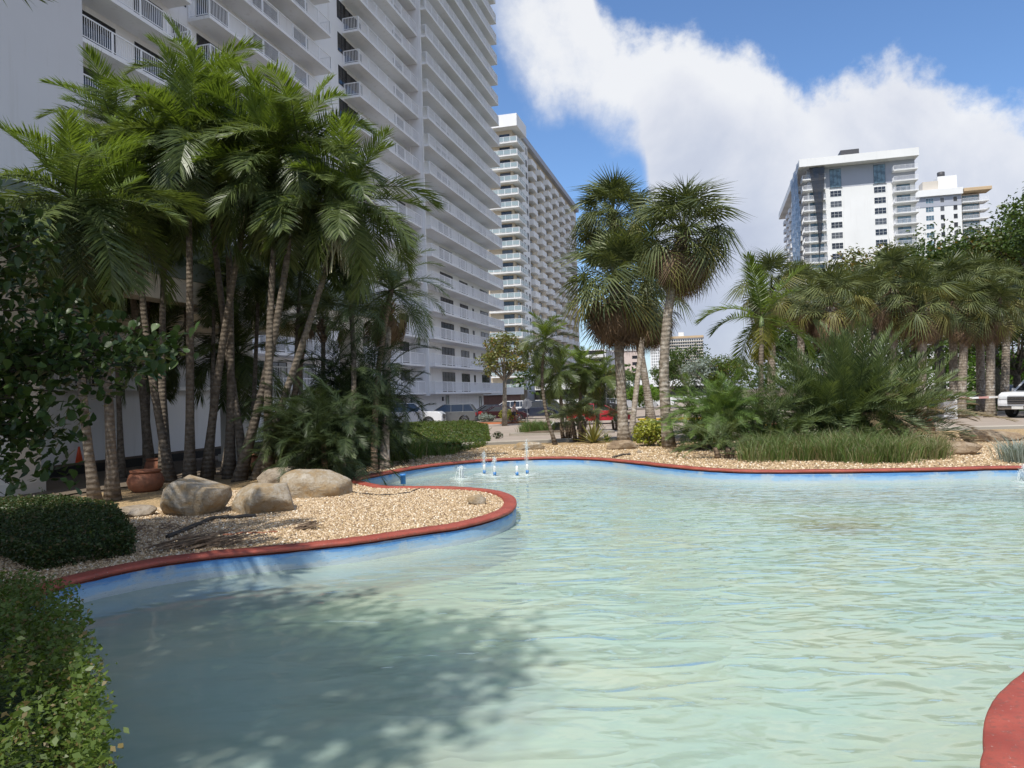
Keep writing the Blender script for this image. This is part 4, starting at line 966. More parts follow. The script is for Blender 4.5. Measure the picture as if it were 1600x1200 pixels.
# ------------------------------------------------------------------ sabals on the far bank
SG = 'tall sabal palms on the far bank'
b, t = pt(975, 692, 962, 452, .6); fan_palm('sabal palm with the lowest shaggiest crown, left of the leaning trunk', b, t, .18, .15, 70, 90, (1.1, 1.35), group=SG, rust=3)
b, t = pt(1046, 699, 1068, 372, 0); fan_palm('rightmost sabal palm with a full round crown and a bare grey trunk', b, t, .165, .125, 84, 50, (.95, 1.15), group=SG, bend=(-.35, 0))
b, t = pt(1020, 670, 958, 345, .2); fan_palm('leaning sabal palm with an orange dead frond hanging under its crown', b, t, .24, .16, 84, 50, (1.55, 1.9), group=SG, bend=(.15, 0), rust=3)
b, t = pt(986, 682, 1010, 470, 3.0); fan_palm('sabal palm with a dark crown filling the gap behind the others', b, t, .12, .11, 40, 80, (1.2, 1.45), group=SG)
# right hand sabal grove
GG = 'sabal grove beyond the date palm clump'
for (bx, by, tx, ty, s, lb, Y) in ((1204, 640, 1206, 456, 1.15, 'first sabal at the left end of the right hand grove', 37), (1290, 640, 1298, 480, 1.1, 'sabal with a low broad crown behind the date palm clump', 34),
      (1392, 640, 1398, 452, 1.2, 'sabal standing left of the close group of trunks', 36), (1438, 635, 1442, 480, 1.05, 'sabal with a yellowish low frond near the barrier post', 35),
      (1490, 622, 1488, 462, 1.15, 'sabal with a thick dark trunk behind the barrier arm', 38), (1500, 624, 1508, 486, .95, 'shorter sabal just right of the thick trunk', 37),
      (1532, 618, 1530, 452, 1.1, 'sabal third from the right end of the grove', 39), (1546, 620, 1548, 486, 1.0, 'sabal second from the right end of the grove with rusty fronds', 37),
      (1568, 616, 1574, 464, 1.0, 'sabal at the right end of the grove', 41), (1340, 640, 1345, 462, 1.0, 'sabal in the middle of the right hand grove', 42), (1250, 640, 1252, 462, 1.05, 'sabal between the first and the low broad one', 41)):
    b0 = PD(bx, by, Y); b = Vector((b0.x, b0.y, gz(b0.x, b0.y))); t = PD(tx, ty, Y); fan_palm(lb, b, t, .22, .18, 46, 34, (s*.95, s*1.18), group=GG, rust=rnd.choice((0, 1, 2, 3)), trunk='trunk_sabal', mixm=[(.45, FF), (.7, FF+[FFy]), (.88, [FFy, FF[1], FF[2]]), (1, [FFy, FFd[0]])])
# arching feather palm with yellowing fronds
b = G(1188, 690, 0); t = PD(1190, 512, b.y+1.2)
feather_palm('feather palm with yellowing drooping fronds left of the sabal grove', b, t, (0, 0), .1, .08, 9, (1.0, 1.2), shaft=.4, strands=0, dead=6, group=None, p_lo=-25, name='feather_palm', meshes=[(.45, FPf), (1, FPf+[FPy])])
# thin palm on the bank by the fountain
b, t = pt(869, 695, 851, 537, 0); feather_palm('thin palm with a small tufted crown behind the fountain jets', b, t, (-.25, 0), .06, .045, 22, (.42, .56), shaft=.2, strands=0, group=None, p_lo=-45, meshes=[(.4, FPf), (1, FP[:3])])
# bottle palm group and fan bush in the driveway island
for i, (x, y, tx, ty, lb) in enumerate(((880, 678, 874, 590, 'small dark palm over the driveway island, left one'), (905, 676, 908, 582, 'small dark palm over the driveway island, middle one'), (932, 676, 938, 598, 'small dark palm over the driveway island, right one beside the red car'))):
    b, t = pt(x, y, tx, ty, 0); feather_palm(lb, b, t, (0, 0), .12, .09, 26, (.66, .85), shaft=.3, strands=0, dead=2 if i == 2 else 0, group='dark small palms in the driveway island', p_lo=-45, name='island_palm')
b = GT(905, 690); clump('bright fan palm bush on the bank left of the spiky agave', b, 34, [(1, FF[:2])], .3, 85, 5, (.5, .68), 'fan_palm_bush', 'palm bush', z=.5)
b = GT(885, 688); clump('smaller fan palm bush beside the thin palm trunk', b, 16, [(1, FF[:2])], .25, 80, 10, (.45, .65), 'fan_palm_bush', 'palm bush', z=.4)
b = GT(962, 672); clump('low dark fan palm behind the grey sabal trunk', b, 16, [(1, FF[:2])], .25, 80, 5, (.55, .75), 'fan_palm_bush', 'palm bush', z=.4)
# big date palm clump and its bright neighbour
b = G(1318, 694, 0); clump('big spreading date palm clump in the middle of the far bank', b, 190, [(.5, FD[:2]), (.85, FD), (1, FD[1:]+FDd)], .9, 84, 6, (.78, 1.08), 'date_palm_clump', 'date palm', z=.15, zs=.9)
clump('date palm clump half hidden behind the big one, with tan drying fronds', G(1400, 690, 0), 70, [(.35, FD[:2]), (.75, FD[1:]+FDd[:1]), (1, FDd)], .5, 70, 5, (.75, 1.05), 'date_palm_clump', 'date palm', z=.25)
clump('bright green arching palm clump right of the grey sabal trunk', G(1118, 702, 0), 200, [(1, FB)], .75, 88, 0, (.8, 1.15), 'palm_clump', 'palm clump', z=.1, zs=1.2)
clump('green palm clump at the left foot of the big date palm', G(1205, 700, 0), 70, [(1, FD)], .7, 75, 5, (.5, .8), 'palm_clump', 'palm clump', z=.1)
clump('low fresh palm sprout at the rim under the bright palm clump', G(1132, 716, 0), 26, [(1, FD[1:])], .3, 75, 0, (.3, .45), 'palm_clump', 'palm clump', z=.02)

# ------------------------------------------------------------------ grasses, agave, croton
def grass_thing(label, region_px, n, h=(.35, .7), mat='grass_blade', name='ornamental_grass', tufts=40, spread=.12, w=.012, cat='grass', mat2=None, part=True, kind=None):
    C = [GT(x, y) for x, y in region_px]; lo = min(c.y for c in C)
    T_c = sum((Vector(c) for c in C), Vector())/len(C); n_per = n//len(C); P = []; 
    for c in C:
        q = npr.normal(size=(n_per, 2))*spread; P.append(np.column_stack([q[:, 0]+c.x, q[:, 1]+c.y, np.full(n_per, c.z)-.01, q[:, 0]/spread, q[:, 1]/spread]))
    P = np.vstack(P); k = len(P); H = npr.uniform(*h, k)*np.repeat(npr.uniform(.6, 1.3, len(C)), n_per)[:k]; az_ = np.arctan2(P[:, 4], P[:, 3])+npr.normal(size=k)*.7; lean = npr.uniform(.15, .75, k)*H
    d = np.column_stack([np.cos(az_), np.sin(az_), np.zeros(k)]); sd = np.column_stack([-np.sin(az_), np.cos(az_), np.zeros(k)])*(w/2)
    ta = npr.uniform(0, 3.14, k); sd = np.column_stack([np.cos(ta), np.sin(ta), np.zeros(k)])*(w/2)
    B0 = P[:, :3]; M1 = B0+d*(lean*.35)[:, None]+np.array([0, 0, 1])*(H*.6)[:, None]; Tp = B0+d*lean[:, None]+np.array([0, 0, 1])*(H*npr.uniform(.7, 1, k))[:, None]
    V = np.stack([B0-sd, B0+sd, M1+sd, M1-sd, Tp], 1).reshape(-1, 3); i5 = np.arange(k)[:, None]*5
    F4 = i5+np.array([0, 1, 2, 3]); F3 = i5+np.array([3, 2, 4])
    o = inst(name, mesh_np(name, V, [F4, F3], [mat]+([mat2] if mat2 else []), midx=None if not mat2 else np.concatenate([(npr.uniform(size=k) < .3).astype(int)]*2)))
    return tag(o, label, cat, kind=kind)
rg = [(rnd.uniform(1172, 1415), 0) for _ in range(110)]; rg = [(x, rnd.uniform(697, 724)) for x, _ in rg]
grass_thing('long band of ornamental grass along the rim under the date palm clump', rg, 11000, (.34, .68), mat2='grass_dry', spread=.16)
grass_thing('single dry grass tussock in front of the driftwood', [(1455+rnd.uniform(-8, 8), 716+rnd.uniform(-4, 4)) for _ in range(8)], 900, (.35, .62), mat='grass_dry', mat2='grass_blade', spread=.13)
grass_thing('grass tuft around the terracotta pot at right', [(1432+rnd.uniform(-16, 16), 690+rnd.uniform(-4, 4)) for _ in range(8)], 500, (.25, .45), spread=.15)
grass_thing('strappy grass edging in front of the low box hedge', [(x, np.interp(x, [585, 640, 700], [724, 716, 710])+rnd.uniform(-10, 1)) for x in (rnd.uniform(588, 692) for _ in range(60))], 6000, (.28, .5), spread=.2, w=.016)
grass_thing('rounded grass mound on the small kerbed island', [(rnd.uniform(818, 862), rnd.uniform(671, 677)) for _ in range(30)], 3500, (.4, .75), spread=.18, w=.02)
grass_thing('wispy silver-green grass at the right edge of the bank', [(1592+rnd.uniform(-10, 14), 722+rnd.uniform(-5, 3)) for _ in range(10)], 700, (.3, .62), mat='silver_leaf', spread=.13)
def rosette(label, c, n, L, w, mat, name='agave', cat='agave', z=.0):
    c = Vector(c); T_ = thing(name, label, cat, c); a = 0
    for i in range(n):
        f = (i+.5)/n; a += 2.39996; p = R(80-75*f); d = Vector((math.cos(a)*math.cos(p), math.sin(a)*math.cos(p), math.sin(p))); s = Vector((-math.sin(a), math.cos(a), 0))*w/2; LL = L*rnd.uniform(.8, 1.05)
        mb = MB(); nn_ = d.cross(s).normalized(); q = [Vector((0, 0, z)), Vector((0, 0, z))+d*LL*.4, Vector((0, 0, z))+d*LL*.8-Vector((0, 0, .05*LL*f)), Vector((0, 0, z))+d*LL-Vector((0, 0, .15*LL*f))]
        mb.add([q[0]-s*.5, q[0]+nn_*-.01, q[0]+s*.5, q[1]-s, q[1]-nn_*w*.2, q[1]+s, q[2]-s*.6, q[2]-nn_*w*.1, q[2]+s*.6, q[3]], [(0, 1, 4, 3), (1, 2, 5, 4), (3, 4, 7, 6), (4, 5, 8, 7), (6, 7, 9), (7, 8, 9)]); mb.build('leaf', mat, T_)
    return T_
rosette('spiky yellow-edged agave on the bank left of the driftwood log', GT(927, 692), 34, .85, .09, 'fan_leaf_yellow')
rosette('small green rosette plant between the agave and the driftwood', GT(948, 690), 16, .4, .06, 'hedge_leaf', 'rosette_plant', 'plant')
def ball_cloud(c, rad, n, inner=.55): # leaves mostly near the surface
    d = npr.normal(size=(n, 3)); d /= np.linalg.norm(d, axis=1)[:, None]; q = (npr.uniform(inner**3, 1, n))**(1/3)
    ns = 1+.16*np.sin(d[:, 0]*7+c[0]*3)+.13*np.sin(d[:, 2]*9+d[:, 1]*5+c[1]); return np.array(c)+d*np.array(rad)*(q*ns)[:, None], d
def bush(label, c, rad, n, s, mat, name='bush', cat='bush', balls=7, stems=True, asp=.5, group=None, trunk='bark'):
    c = Vector(c); T_ = thing(name, label, cat, c, 0, group); Cs = []; Ns = []
    for i in range(balls):
        a = i*2.4; rr = .5*math.sqrt((i+.3)/balls)
        cc_ = (c.x+rad[0]*rr*1.2*math.cos(a), c.y+rad[1]*rr*1.2*math.sin(a), c.z+rad[2]*(1.0+.45*rnd.uniform(-1, 1)))
        C_, N_ = ball_cloud(cc_, [x*.55 for x in rad], n//balls); Cs.append(C_); Ns.append(N_)
    C_ = np.vstack(Cs); N_ = np.vstack(Ns); k = C_[:, 2] > c.z+.03; C_ = C_[k]; N_ = N_[k]
    cloud_part('foliage', C_, npr.uniform(.7, 1.3, len(C_))*s, mat, T_, c, asp, .5, N_*.6)
    mb = MB()
    for i in range(6):
        a = i*1.05; mb.tube([(0, 0, -.05), (rad[0]*.3*math.cos(a), rad[1]*.3*math.sin(a), rad[2]*.6), (rad[0]*.5*math.cos(a), rad[1]*.5*math.sin(a), rad[2]*1.2)], [.03, .02, .01], 5)
    mb.build('stems', trunk, T_); return T_
bush('round yellow-leaved croton bush between the two grey sabal trunks', GT(1017, 697), (.62, .55, .48), 1500, .11, 'croton_leaf', 'croton_bush', asp=.6)
bush('yellow shrub under the small spreading tree on the orange island', isl_oc+Vector((.7, -.1, .1)), (.75, .5, .62), 1200, .14, 'croton_leaf', 'croton_bush', asp=.6)
bush('grey-green shrub at the left end of the orange island', isl_oc+Vector((-1.1, 0, .1)), (.8, .5, .42), 1000, .13, 'silver_leaf', 'shrub')
bush('small dark plant at the edge of the gravel by the hedge end', GT(778, 686), (.28, .25, .18), 300, .07, 'hedge_leaf_dark', 'small_plant', 'plant')
bush('broad-leaved light plant at the foot of the box hedge', GT(706, 708), (.42, .3, .2), 420, .13, 'hedge_leaf', 'small_plant', 'plant')
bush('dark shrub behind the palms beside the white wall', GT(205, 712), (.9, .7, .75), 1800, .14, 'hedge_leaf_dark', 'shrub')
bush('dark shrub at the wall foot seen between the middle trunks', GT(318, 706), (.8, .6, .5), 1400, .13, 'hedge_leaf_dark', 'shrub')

# hedges
def hedge(label, poly, z1, n, s, mat, name='hedge', top_mat=None, z0=None, bumps=.08, up=.6):
    """leafy hedge over a plan polygon"""
    P = np.array(poly); lo, hi = P.min(0), P.max(0); c = Vector((*P.mean(0), 0)); c.z = gz(c.x, c.y) if z0 is None else z0
    T_ = thing(name, label, 'hedge', c)
    Q = npr.uniform(lo, hi, (n*3, 2)); Q = Q[npinside(Q, [tuple(p) for p in P])]
    def edge_d(Q):
        d = np.full(len(Q), 9e9)
        for i in range(len(P)):
            a, b = P[i-1], P[i]; ab = b-a; t_ = np.clip(((Q-a)@ab)/(ab@ab), 0, 1); d = np.minimum(d, np.linalg.norm(Q-(a+t_[:, None]*ab), axis=1))
        return d
    ed = edge_d(Q); hgt = z1*(1-.5*np.exp(-ed/.14))*(1+bumps*np.sin(Q[:, 0]*3.1+Q[:, 1]*2)+bumps*.8*np.sin(Q[:, 1]*5.3-Q[:, 0]*7.1)+bumps*.5*np.sin(Q[:, 0]*13+Q[:, 1]*11))
    u_ = npr.uniform(0, 1, len(Q)); z = hgt*np.where(ed < .22, u_, 1-.28*u_**2)
    keep = npr.uniform(size=len(Q)) < np.where(ed < .22, 1, .5); Q, z = Q[keep], z[keep]; Q, z = Q[:n], z[:n]
    seg = np.array([np.linalg.norm(P[i]-P[i-1]) for i in range(len(P))]); ns = int(n*.55); si = npr.choice(len(P), ns, p=seg/seg.sum()); u2 = npr.uniform(size=(ns, 1))
    E = P[si-1]*(1-u2)+P[si]*u2; E += (P.mean(0)-E)/np.linalg.norm(P.mean(0)-E, axis=1)[:, None]*npr.uniform(-.05, .16, (ns, 1)); E += npr.normal(size=E.shape)*.02
    z2 = npr.uniform(0, .9, ns)*z1*(1+bumps*np.sin(E[:, 0]*3.1+E[:, 1]*2)); Q = np.vstack([Q, E]); z = np.concatenate([z, z2])
    nsh = int(len(P)*14); si = npr.randint(0, len(Q), nsh)                # stray shoots breaking the clipped outline
    for q_ in si:
        h_ = npr.uniform(.04, .16); kk = 14; dx, dy = npr.normal(size=2)*.05
        tt_ = npr.uniform(0, 1, kk); Q = np.vstack([Q, np.column_stack([Q[q_, 0]+dx*tt_+npr.normal(size=kk)*s*.5, Q[q_, 1]+dy*tt_+npr.normal(size=kk)*s*.5])]); z = np.concatenate([z, z[q_]+tt_*h_])
    C_ = np.column_stack([Q, z+c.z]); cloud_part('foliage', C_, npr.uniform(.45, 1.6, len(C_))*s, mat, T_, c, .55, up)
    q = P-P.mean(0); q = q*(1-.42/np.linalg.norm(q, axis=1).mean()); k = len(q)    # added solid dark core that blocks light behind the leaves, not real stems
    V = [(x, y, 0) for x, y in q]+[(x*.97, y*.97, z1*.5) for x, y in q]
    mb = MB(); mb.add(V, [(i, (i+1) % k, k+(i+1) % k, k+i) for i in range(k)]+[tuple(range(k, 2*k))]); mb.build('stems', 'hedge_dark_core', T_)
    return T_
hl = [G(*p, .0).xy for p in ((-60, 845), (-60, 800), (60, 797), (175, 808), (205, 852), (205, 868), (120, 882), (60, 893))]
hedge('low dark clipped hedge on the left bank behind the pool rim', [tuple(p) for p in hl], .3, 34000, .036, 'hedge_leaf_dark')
hedge('leafy hedge in the lower left corner overhanging the pool rim', [(-6.5, 6.2), (-4.6, 6.1), (-3.6, 5.35), (-2.75, 4.5), (-2.18, 3.65), (-1.72, 3.0), (-1.3, 2.3), (-1.2, 1.6), (-6, 1.3)], .70, 120000, .026, 'hedge_leaf', bumps=.2)
hb = [GT(*p).xy for p in ((640, 712), (700, 711), (742, 702), (764, 694), (762, 682), (735, 676), (640, 678), (560, 690), (560, 716))]
hedge('sunlit clipped box hedge in front of the parked cars', [tuple(p) for p in hb], .42, 30000, .06, 'hedge_leaf')
hv = [(24.5, 44), (30, 41.2), (60, 39.5), (60, 42.5), (30, 44), (25.5, 47)]
hedge('low green ground-cover hedge along the verge under the grove', hv, .4, 9000, .14, 'hedge_leaf')

# ------------------------------------------------------------------ broadleaf trees
def tree(label, base, H, rad, nclump, per, s, mat, r0=.18, name='broadleaf_tree', trunk='bark', lean=(0, 0), cz=None, group=None, clr=.30, sub=None, thr=None, seed=1):
    rr = random.Random(seed); base = Vector(base); T_ = thing(name, label, 'tree', base, 0, group)
    ch = H-rad[2] if cz is None else cz; cc_ = Vector((lean[0], lean[1], ch)); fork = Vector((lean[0]*.4, lean[1]*.4, max(.6, ch-rad[2]*.85)))
    mb = MB(); mb.tube([(0, 0, -.1), fork*.5, fork], [r0*1.3, r0, r0*.85], 9); cl_ = []
    for i in range(nclump):
        d = Vector((rr.gauss(0, 1), rr.gauss(0, 1), rr.gauss(0, .8)+.25)).normalized(); q = rr.uniform(.45, .95)
        cl_.append(cc_+Vector((d.x*rad[0]*q, d.y*rad[1]*q, d.z*rad[2]*q)))
    for i, c in enumerate(cl_[:max(7, nclump//3)]):
        m_ = fork.lerp(c, .5)+Vector((rr.uniform(-.2, .2), rr.uniform(-.2, .2), rr.uniform(-.1, .3))); mb.tube([fork*.95, m_, c], [r0*.5, r0*.28, r0*.08], 6, cap=False)
    mb.build('trunk', trunk, T_)
    mr = (rad[0]+rad[1]+rad[2])/3*clr; Cs = []; Ns = []
    for c in cl_:
        k = mr*rr.uniform(.7, 1.25); C_, N_ = ball_cloud(c, (k*1.15, k*1.15, k*.75), int(per*rr.uniform(.7, 1.3)), .3); Cs.append(C_); Ns.append(N_)
    C_ = np.vstack(Cs); N_ = np.vstack(Ns); cloud_part('crown', C_, npr.uniform(.7, 1.3, len(C_))*s, mat, T_, (0, 0, 0), .55, .5, N_*.5)
    return T_
def gp(x, y, Y): p = PD(x, y, Y); return Vector((p.x, p.y, gz(p.x, p.y)))
tree('small spreading tree with olive and orange leaves on the painted island', gp(788, 655, 56)+Vector((0, 0, .1)), 7.2, (2.4, 2.2, 2.0), 40, 90, .22, 'broad_leaf_olive', .17, lean=(.3, 0), clr=.26, seed=3)
TG = 'broadleaf trees behind the sabal grove'
for i, (x, Y, H, rx, rz_, lb, mt) in enumerate(((1370, 58, 13.0, 5, 3.6, 'broad olive-green tree rising behind the middle of the grove', 'broad_leaf_olive'), (1470, 56, 13.6, 5.5, 4, 'broad green tree behind the thick trunk of the grove', 'broad_leaf'),
        (1555, 54, 13.4, 5, 4.5, 'big olive tree behind the right end of the grove', 'broad_leaf_olive'), (1640, 50, 15, 6, 5, 'large tree partly cut by the right edge of the view', 'broad_leaf'),
        (1250, 75, 10, 5, 3.5, 'distant tree behind the left end of the grove', 'broad_leaf'), (1425, 75, 11, 6, 4, 'distant dark tree low behind the grove', 'broad_leaf'))):
    tree(lb, gp(x, 615, Y), H, (rx, rx, rz_), 60, 150, .30, mt, .35, group=TG, trunk='bark_dark', seed=10+i, clr=.3)
tree('tall dark tree at the right edge whose leafy branch reaches into the sky', gp(1700, 630, 33), 11.3, (3.2, 3.2, 2.8), 44, 160, .22, 'broad_leaf', .3, trunk='bark_dark', seed=22, clr=.28)
tree('shady understorey tree behind the white gate post', gp(1590, 615, 44), 7.0, (4, 3, 2.6), 40, 130, .24, 'broad_leaf', .22, trunk='bark_dark', seed=23, clr=.32)
tree('sunlit bright green tree seen between the grove trunks', gp(1560, 610, 72), 5.5, (7, 4, 2.4), 50, 120, .3, 'bright_lawn', .2, trunk='bark_dark', seed=24, clr=.3)
tree('silvery tree at the foot of the distant grid tower', gp(1110, 610, 62), 5.2, (2.4, 2.2, 1.8), 40, 110, .22, 'silver_leaf', .15, seed=25)
for i, (x, Y, H, rx, lb) in enumerate(((1075, 70, 6.4, 2.6, 'green tree between the leaning and the grey sabal trunks'), (1140, 60, 4.6, 2.2, 'low green tree right of the distant grid tower'), (1045, 80, 5.5, 2.4, 'dark green tree behind the yellow kerbs'), (925, 85, 6, 3, 'olive tree behind the small dark palms'),
        (850, 105, 8, 3.6, 'green tree in front of the entrance block'), (960, 95, 5, 3, 'low tree behind the row of parked cars'), (1010, 62, 3.0, 1.8, 'sunny shrub-like tree behind the leaning trunk'))):
    tree(lb, gp(x, 612, Y), H, (rx, rx, H*.36), 34, 90, .22, ('broad_leaf', 'hedge_leaf', 'broad_leaf', 'broad_leaf_olive', 'hedge_leaf', 'broad_leaf', 'bright_lawn')[i], .14, seed=30+i, group='trees beyond the car park')

# far-off belt of trees closing the horizon
C_ = []
for i in range(260):
    a = npr.uniform(-.1, 1.15); rD = npr.uniform(150, 320); x, y = rD*math.sin(a), rD*math.cos(a)
    if abs(x-OD.x) < 50 and y > 180: continue
    q, _n = ball_cloud((x, y, npr.uniform(1, 4.5)), (5, 5, 3), 130, .2); C_.append(q)
V, F = leaves_np(np.vstack(C_), 1.1, .6); tag(inst('tree_belt', mesh_np('tree_belt', V, [F], ['broad_leaf'])), 'hazy belt of trees closing the horizon', 'trees', kind='stuff')

# ------------------------------------------------------------------ clusia tree whose glossy branches reach in at left
def obovate():
    prof = [(0, .0), (.18, .12), (.5, .36), (.8, .42), (.97, .2), (1.0, 0)]
    V = [(x, y*.8, .1*x*(1-x)+.10*abs(y)) for x, y in prof]+[(x, -y*.8, .1*x*(1-x)+.10*abs(y)) for x, y in prof[1:-1]]+[(x, 0, .1*x*(1-x)-.02) for x, y in prof[1:-1]]
    mb = MB(); mb.add(V, [(0, 10, 1), (10, 11, 2, 1), (11, 12, 3, 2), (12, 13, 4, 3), (13, 5, 4), (0, 6, 10), (10, 6, 7, 11), (11, 7, 8, 12), (12, 8, 9, 13), (13, 9, 5)], 0, True); return mb.mesh('leaf', ['clusia_leaf'])
ob = obovate(); OBV = np.array([v.co[:] for v in ob.vertices]); OBF = [tuple(p.vertices) for p in ob.polygons]
CB = Vector((-8.9, 8.6, 0)); CT = thing('clusia_tree', 'glossy round-leaved tree whose branches reach in from the left edge', 'tree', CB)
mb = MB(); mb.tube([CB+Vector((0, 0, -.1)), CB+Vector((.2, 0, 1.0)), CB+Vector((.5, -.1, 2.2)), CB+Vector((.6, 0, 3.6))], [.16, .13, .1, .05], 9); tips = []
rc = random.Random(5)
targets = [(rc.gauss(55, 60), rc.gauss(560, 80)) for _ in range(120)]+[(rc.gauss(235, 24), rc.gauss(548, 26)) for _ in range(16)]+[(rc.gauss(140, 25), rc.gauss(510, 25)) for _ in range(10)]+[(rc.uniform(-20, 80), rc.gauss(380, 35)) for _ in range(16)]+[(rc.uniform(20, 90), rc.uniform(640, 700)) for _ in range(12)]
for px, py in targets:
    if px > 165 and py < 495: continue
    Yd = 8.6+rc.uniform(-.8, .9); p = PD(px, py, Yd); h0 = CB+Vector((.35, 0, 1.2+rc.random()*1.6)); m_ = h0.lerp(p, .55)+Vector((0, 0, .12)); 
    if rc.random() < .3: mb.tube([h0, m_, p], [.02, .012, .005], 5, cap=False)
    tips.append((p, (p-m_).normalized()))
mb.build('trunk', 'bark_dark', CT, off=CB); Vx = []; nleaf = 0; F4 = []; F3 = []
for p, d in tips:
    for j in range(20):
        back = j*.022; a = j*2.4+rc.random(); c = p-d*back+Vector((rc.gauss(0, .09), rc.gauss(0, .09), rc.gauss(0, .09))); s1 = d.orthogonal().normalized(); s2 = d.cross(s1)
        dd = (d*rc.uniform(.1, .8)+s1*math.cos(a)+s2*math.sin(a)+Vector((0, 0, .35))).normalized(); yv = Vector((0, 0, 1)).cross(dd).normalized(); yv = (yv+dd.cross(yv)*rc.uniform(-.7, .7)).normalized(); zv = dd.cross(yv)
        Mx = Matrix((dd, yv, zv)).transposed(); sz = rc.uniform(.095, .15)
        if nleaf < 290: 
            o = inst('leaf', ob, CT, c-CB, Mx.to_euler(), sz); nleaf += 1
        else:
            b0 = len(Vx)*14; Vx.append(OBV@np.array(Mx.transposed())*sz+np.array(c-CB))
            for f in OBF: (F4 if len(f) == 4 else F3).append(tuple(i+b0 for i in f))
o = inst('leaves', mesh_np('leaves', np.vstack(Vx), [np.array(F4), np.array(F3)], ['clusia_leaf'], smooth=True), CT); o['kind'] = 'stuff'

# palms and a tree standing left of and behind the camera: one droops into the top left corner, their shade falls on the pool
for (x, y, h, lb, n) in ((-7.05, 5.4, 5.7, 'palm standing left of the viewpoint whose frond tips droop into the top left corner', 20),):
    feather_palm(lb, (x, y, 0), (x+.3, y+.2, h), (.2, 0), .13, .09, n, (1.2, 1.5), shaft=.5, group='palms beside the viewpoint', p_lo=-35)
tree('leafy shade tree standing on the left bank behind the viewpoint', (-6.4, -1.6, 0), 11.6, (3.0, 2.9, 1.3), 44, 420, .17, 'broad_leaf', .2, seed=50, clr=.33, lean=(.5, 1.5), cz=10.3)
b = Vector((6.6, 1.5, 0)); feather_palm('palm on the right hand island throwing frond shade on the red rim', b, b+Vector((-.6, .3, 5.5)), (0, 0), .12, .09, 14, (1.0, 1.3), shaft=.5, group='palms beside the viewpoint')
# ------------------------------------------------------------------ rocks and driftwood
from mathutils import noise as mnoise
def rock(label, c, size, rz=0, mat='rock', name='boulder', cat='boulder', seed=0, rough=.28, sub=4, flat=.8, sink=.14, freq=1.3, ridge=0):
    import bmesh
    bm = bmesh.new(); bmesh.ops.create_icosphere(bm, subdivisions=sub, radius=1)
    rp = random.Random(seed*7+1); planes = [(Vector((rp.gauss(0, 1), rp.gauss(0, 1), rp.gauss(0, .7))).normalized(), rp.uniform(.62, .9)) for _ in range(17)]
    for v in bm.verts:
        d = v.co.normalized(); q = Vector((d.x*freq+seed*3.1, d.y*freq, d.z*freq*1.6))
        n = mnoise.fractal(q, .9, 2.1, 5)*rough + (abs(mnoise.noise(q*1.7))-.2)*rough*.7
        f = max(-flat, min(flat, d.z)); v.co = Vector((d.x, d.y, f*1.0))*(1+n*.42)
        for pn, ph_ in planes:
            e_ = v.co.dot(pn)-ph_
            if e_ > 0: v.co -= pn*e_*.94
        if ridge: v.co.z += .15*mnoise.noise(Vector((d.x*2.5, d.y*14, seed)))*ridge
    me = bpy.data.meshes.new(name)
    for v in bm.verts: v.co.x *= size[0]/2; v.co.y *= size[1]/2; v.co.z *= size[2]/(2*flat); v.co.z += size[2]*.36-sink*size[2]
    bm.to_mesh(me); bm.free(); me.materials.append(MATS[mat]); me.polygons.foreach_set('use_smooth', [True]*len(me.polygons))
    o = inst(name, me, None, c, (0, 0, rz)); return tag(o, label, cat)
rock('rounded boulder with a golden lower flank among the left palm trunks', GT(303, 800), (1.45, 1.1, .78), -.1, 'rock_golden', seed=1, rough=.33)
rock('long flat boulder pointing right beside the rounded boulder', GT(416, 798), (1.3, .95, .60), -.15, 'rock_golden', seed=2, flat=.7, rough=.36)
rock('broad wedge boulder at the right end of the boulder row', GT(492, 774), (1.5, 1.0, .64), .25, 'rock_golden', seed=5, flat=.75, rough=.36)
rock('low grey boulder behind the flat boulder', GT(440, 758), (1.1, .7, .5), .1, 'rock', seed=7, flat=.7)
rock('half-buried dark stone between the low hedge and the rounded boulder', GT(215, 806), (.7, .5, .22), 0, 'rock', seed=8)
rock('small yellow rock lying near the tip of the peninsula', GT(745, 788), (.32, .24, .2), .3, 'rock_golden', 'small_rock', 'rock', seed=9, sub=3, rough=.45)
rock('weathered golden driftwood-like rock behind the fountain jets', GT(824, 703), (1.1, .45, .34), -.05, 'rock_golden', 'long_rock', 'rock', seed=11, flat=.75, rough=.4)
rock('mossy log-shaped rock at the foot of the sabal palms', GT(973, 702), (1.25, .42, .36), .08, 'driftwood', 'long_rock', 'rock', seed=13, flat=.8, rough=.45)
rock('small grey stone by the croton bush', GT(998, 708), (.16, .13, .13), 0, 'rock', 'small_rock', 'rock', seed=14, sub=3)
rock('long weathered log lying on the gravel at far right', GT(1545, 690), (2.2, .6, .46), -.04, 'driftwood', 'driftwood_log', 'log', seed=15, flat=.8, rough=.32, ridge=1)
rock('shorter forked log in front of the long one, behind the dry grass', GT(1490, 710), (1.6, .55, .46), -.12, 'driftwood', 'driftwood_log', 'log', seed=17, flat=.8, rough=.4, ridge=1)
rock('pale rock beside the dry grass tussock', GT(1432, 705), (.4, .35, .35), .4, 'rock_golden', 'small_rock', 'rock', seed=19, sub=3)
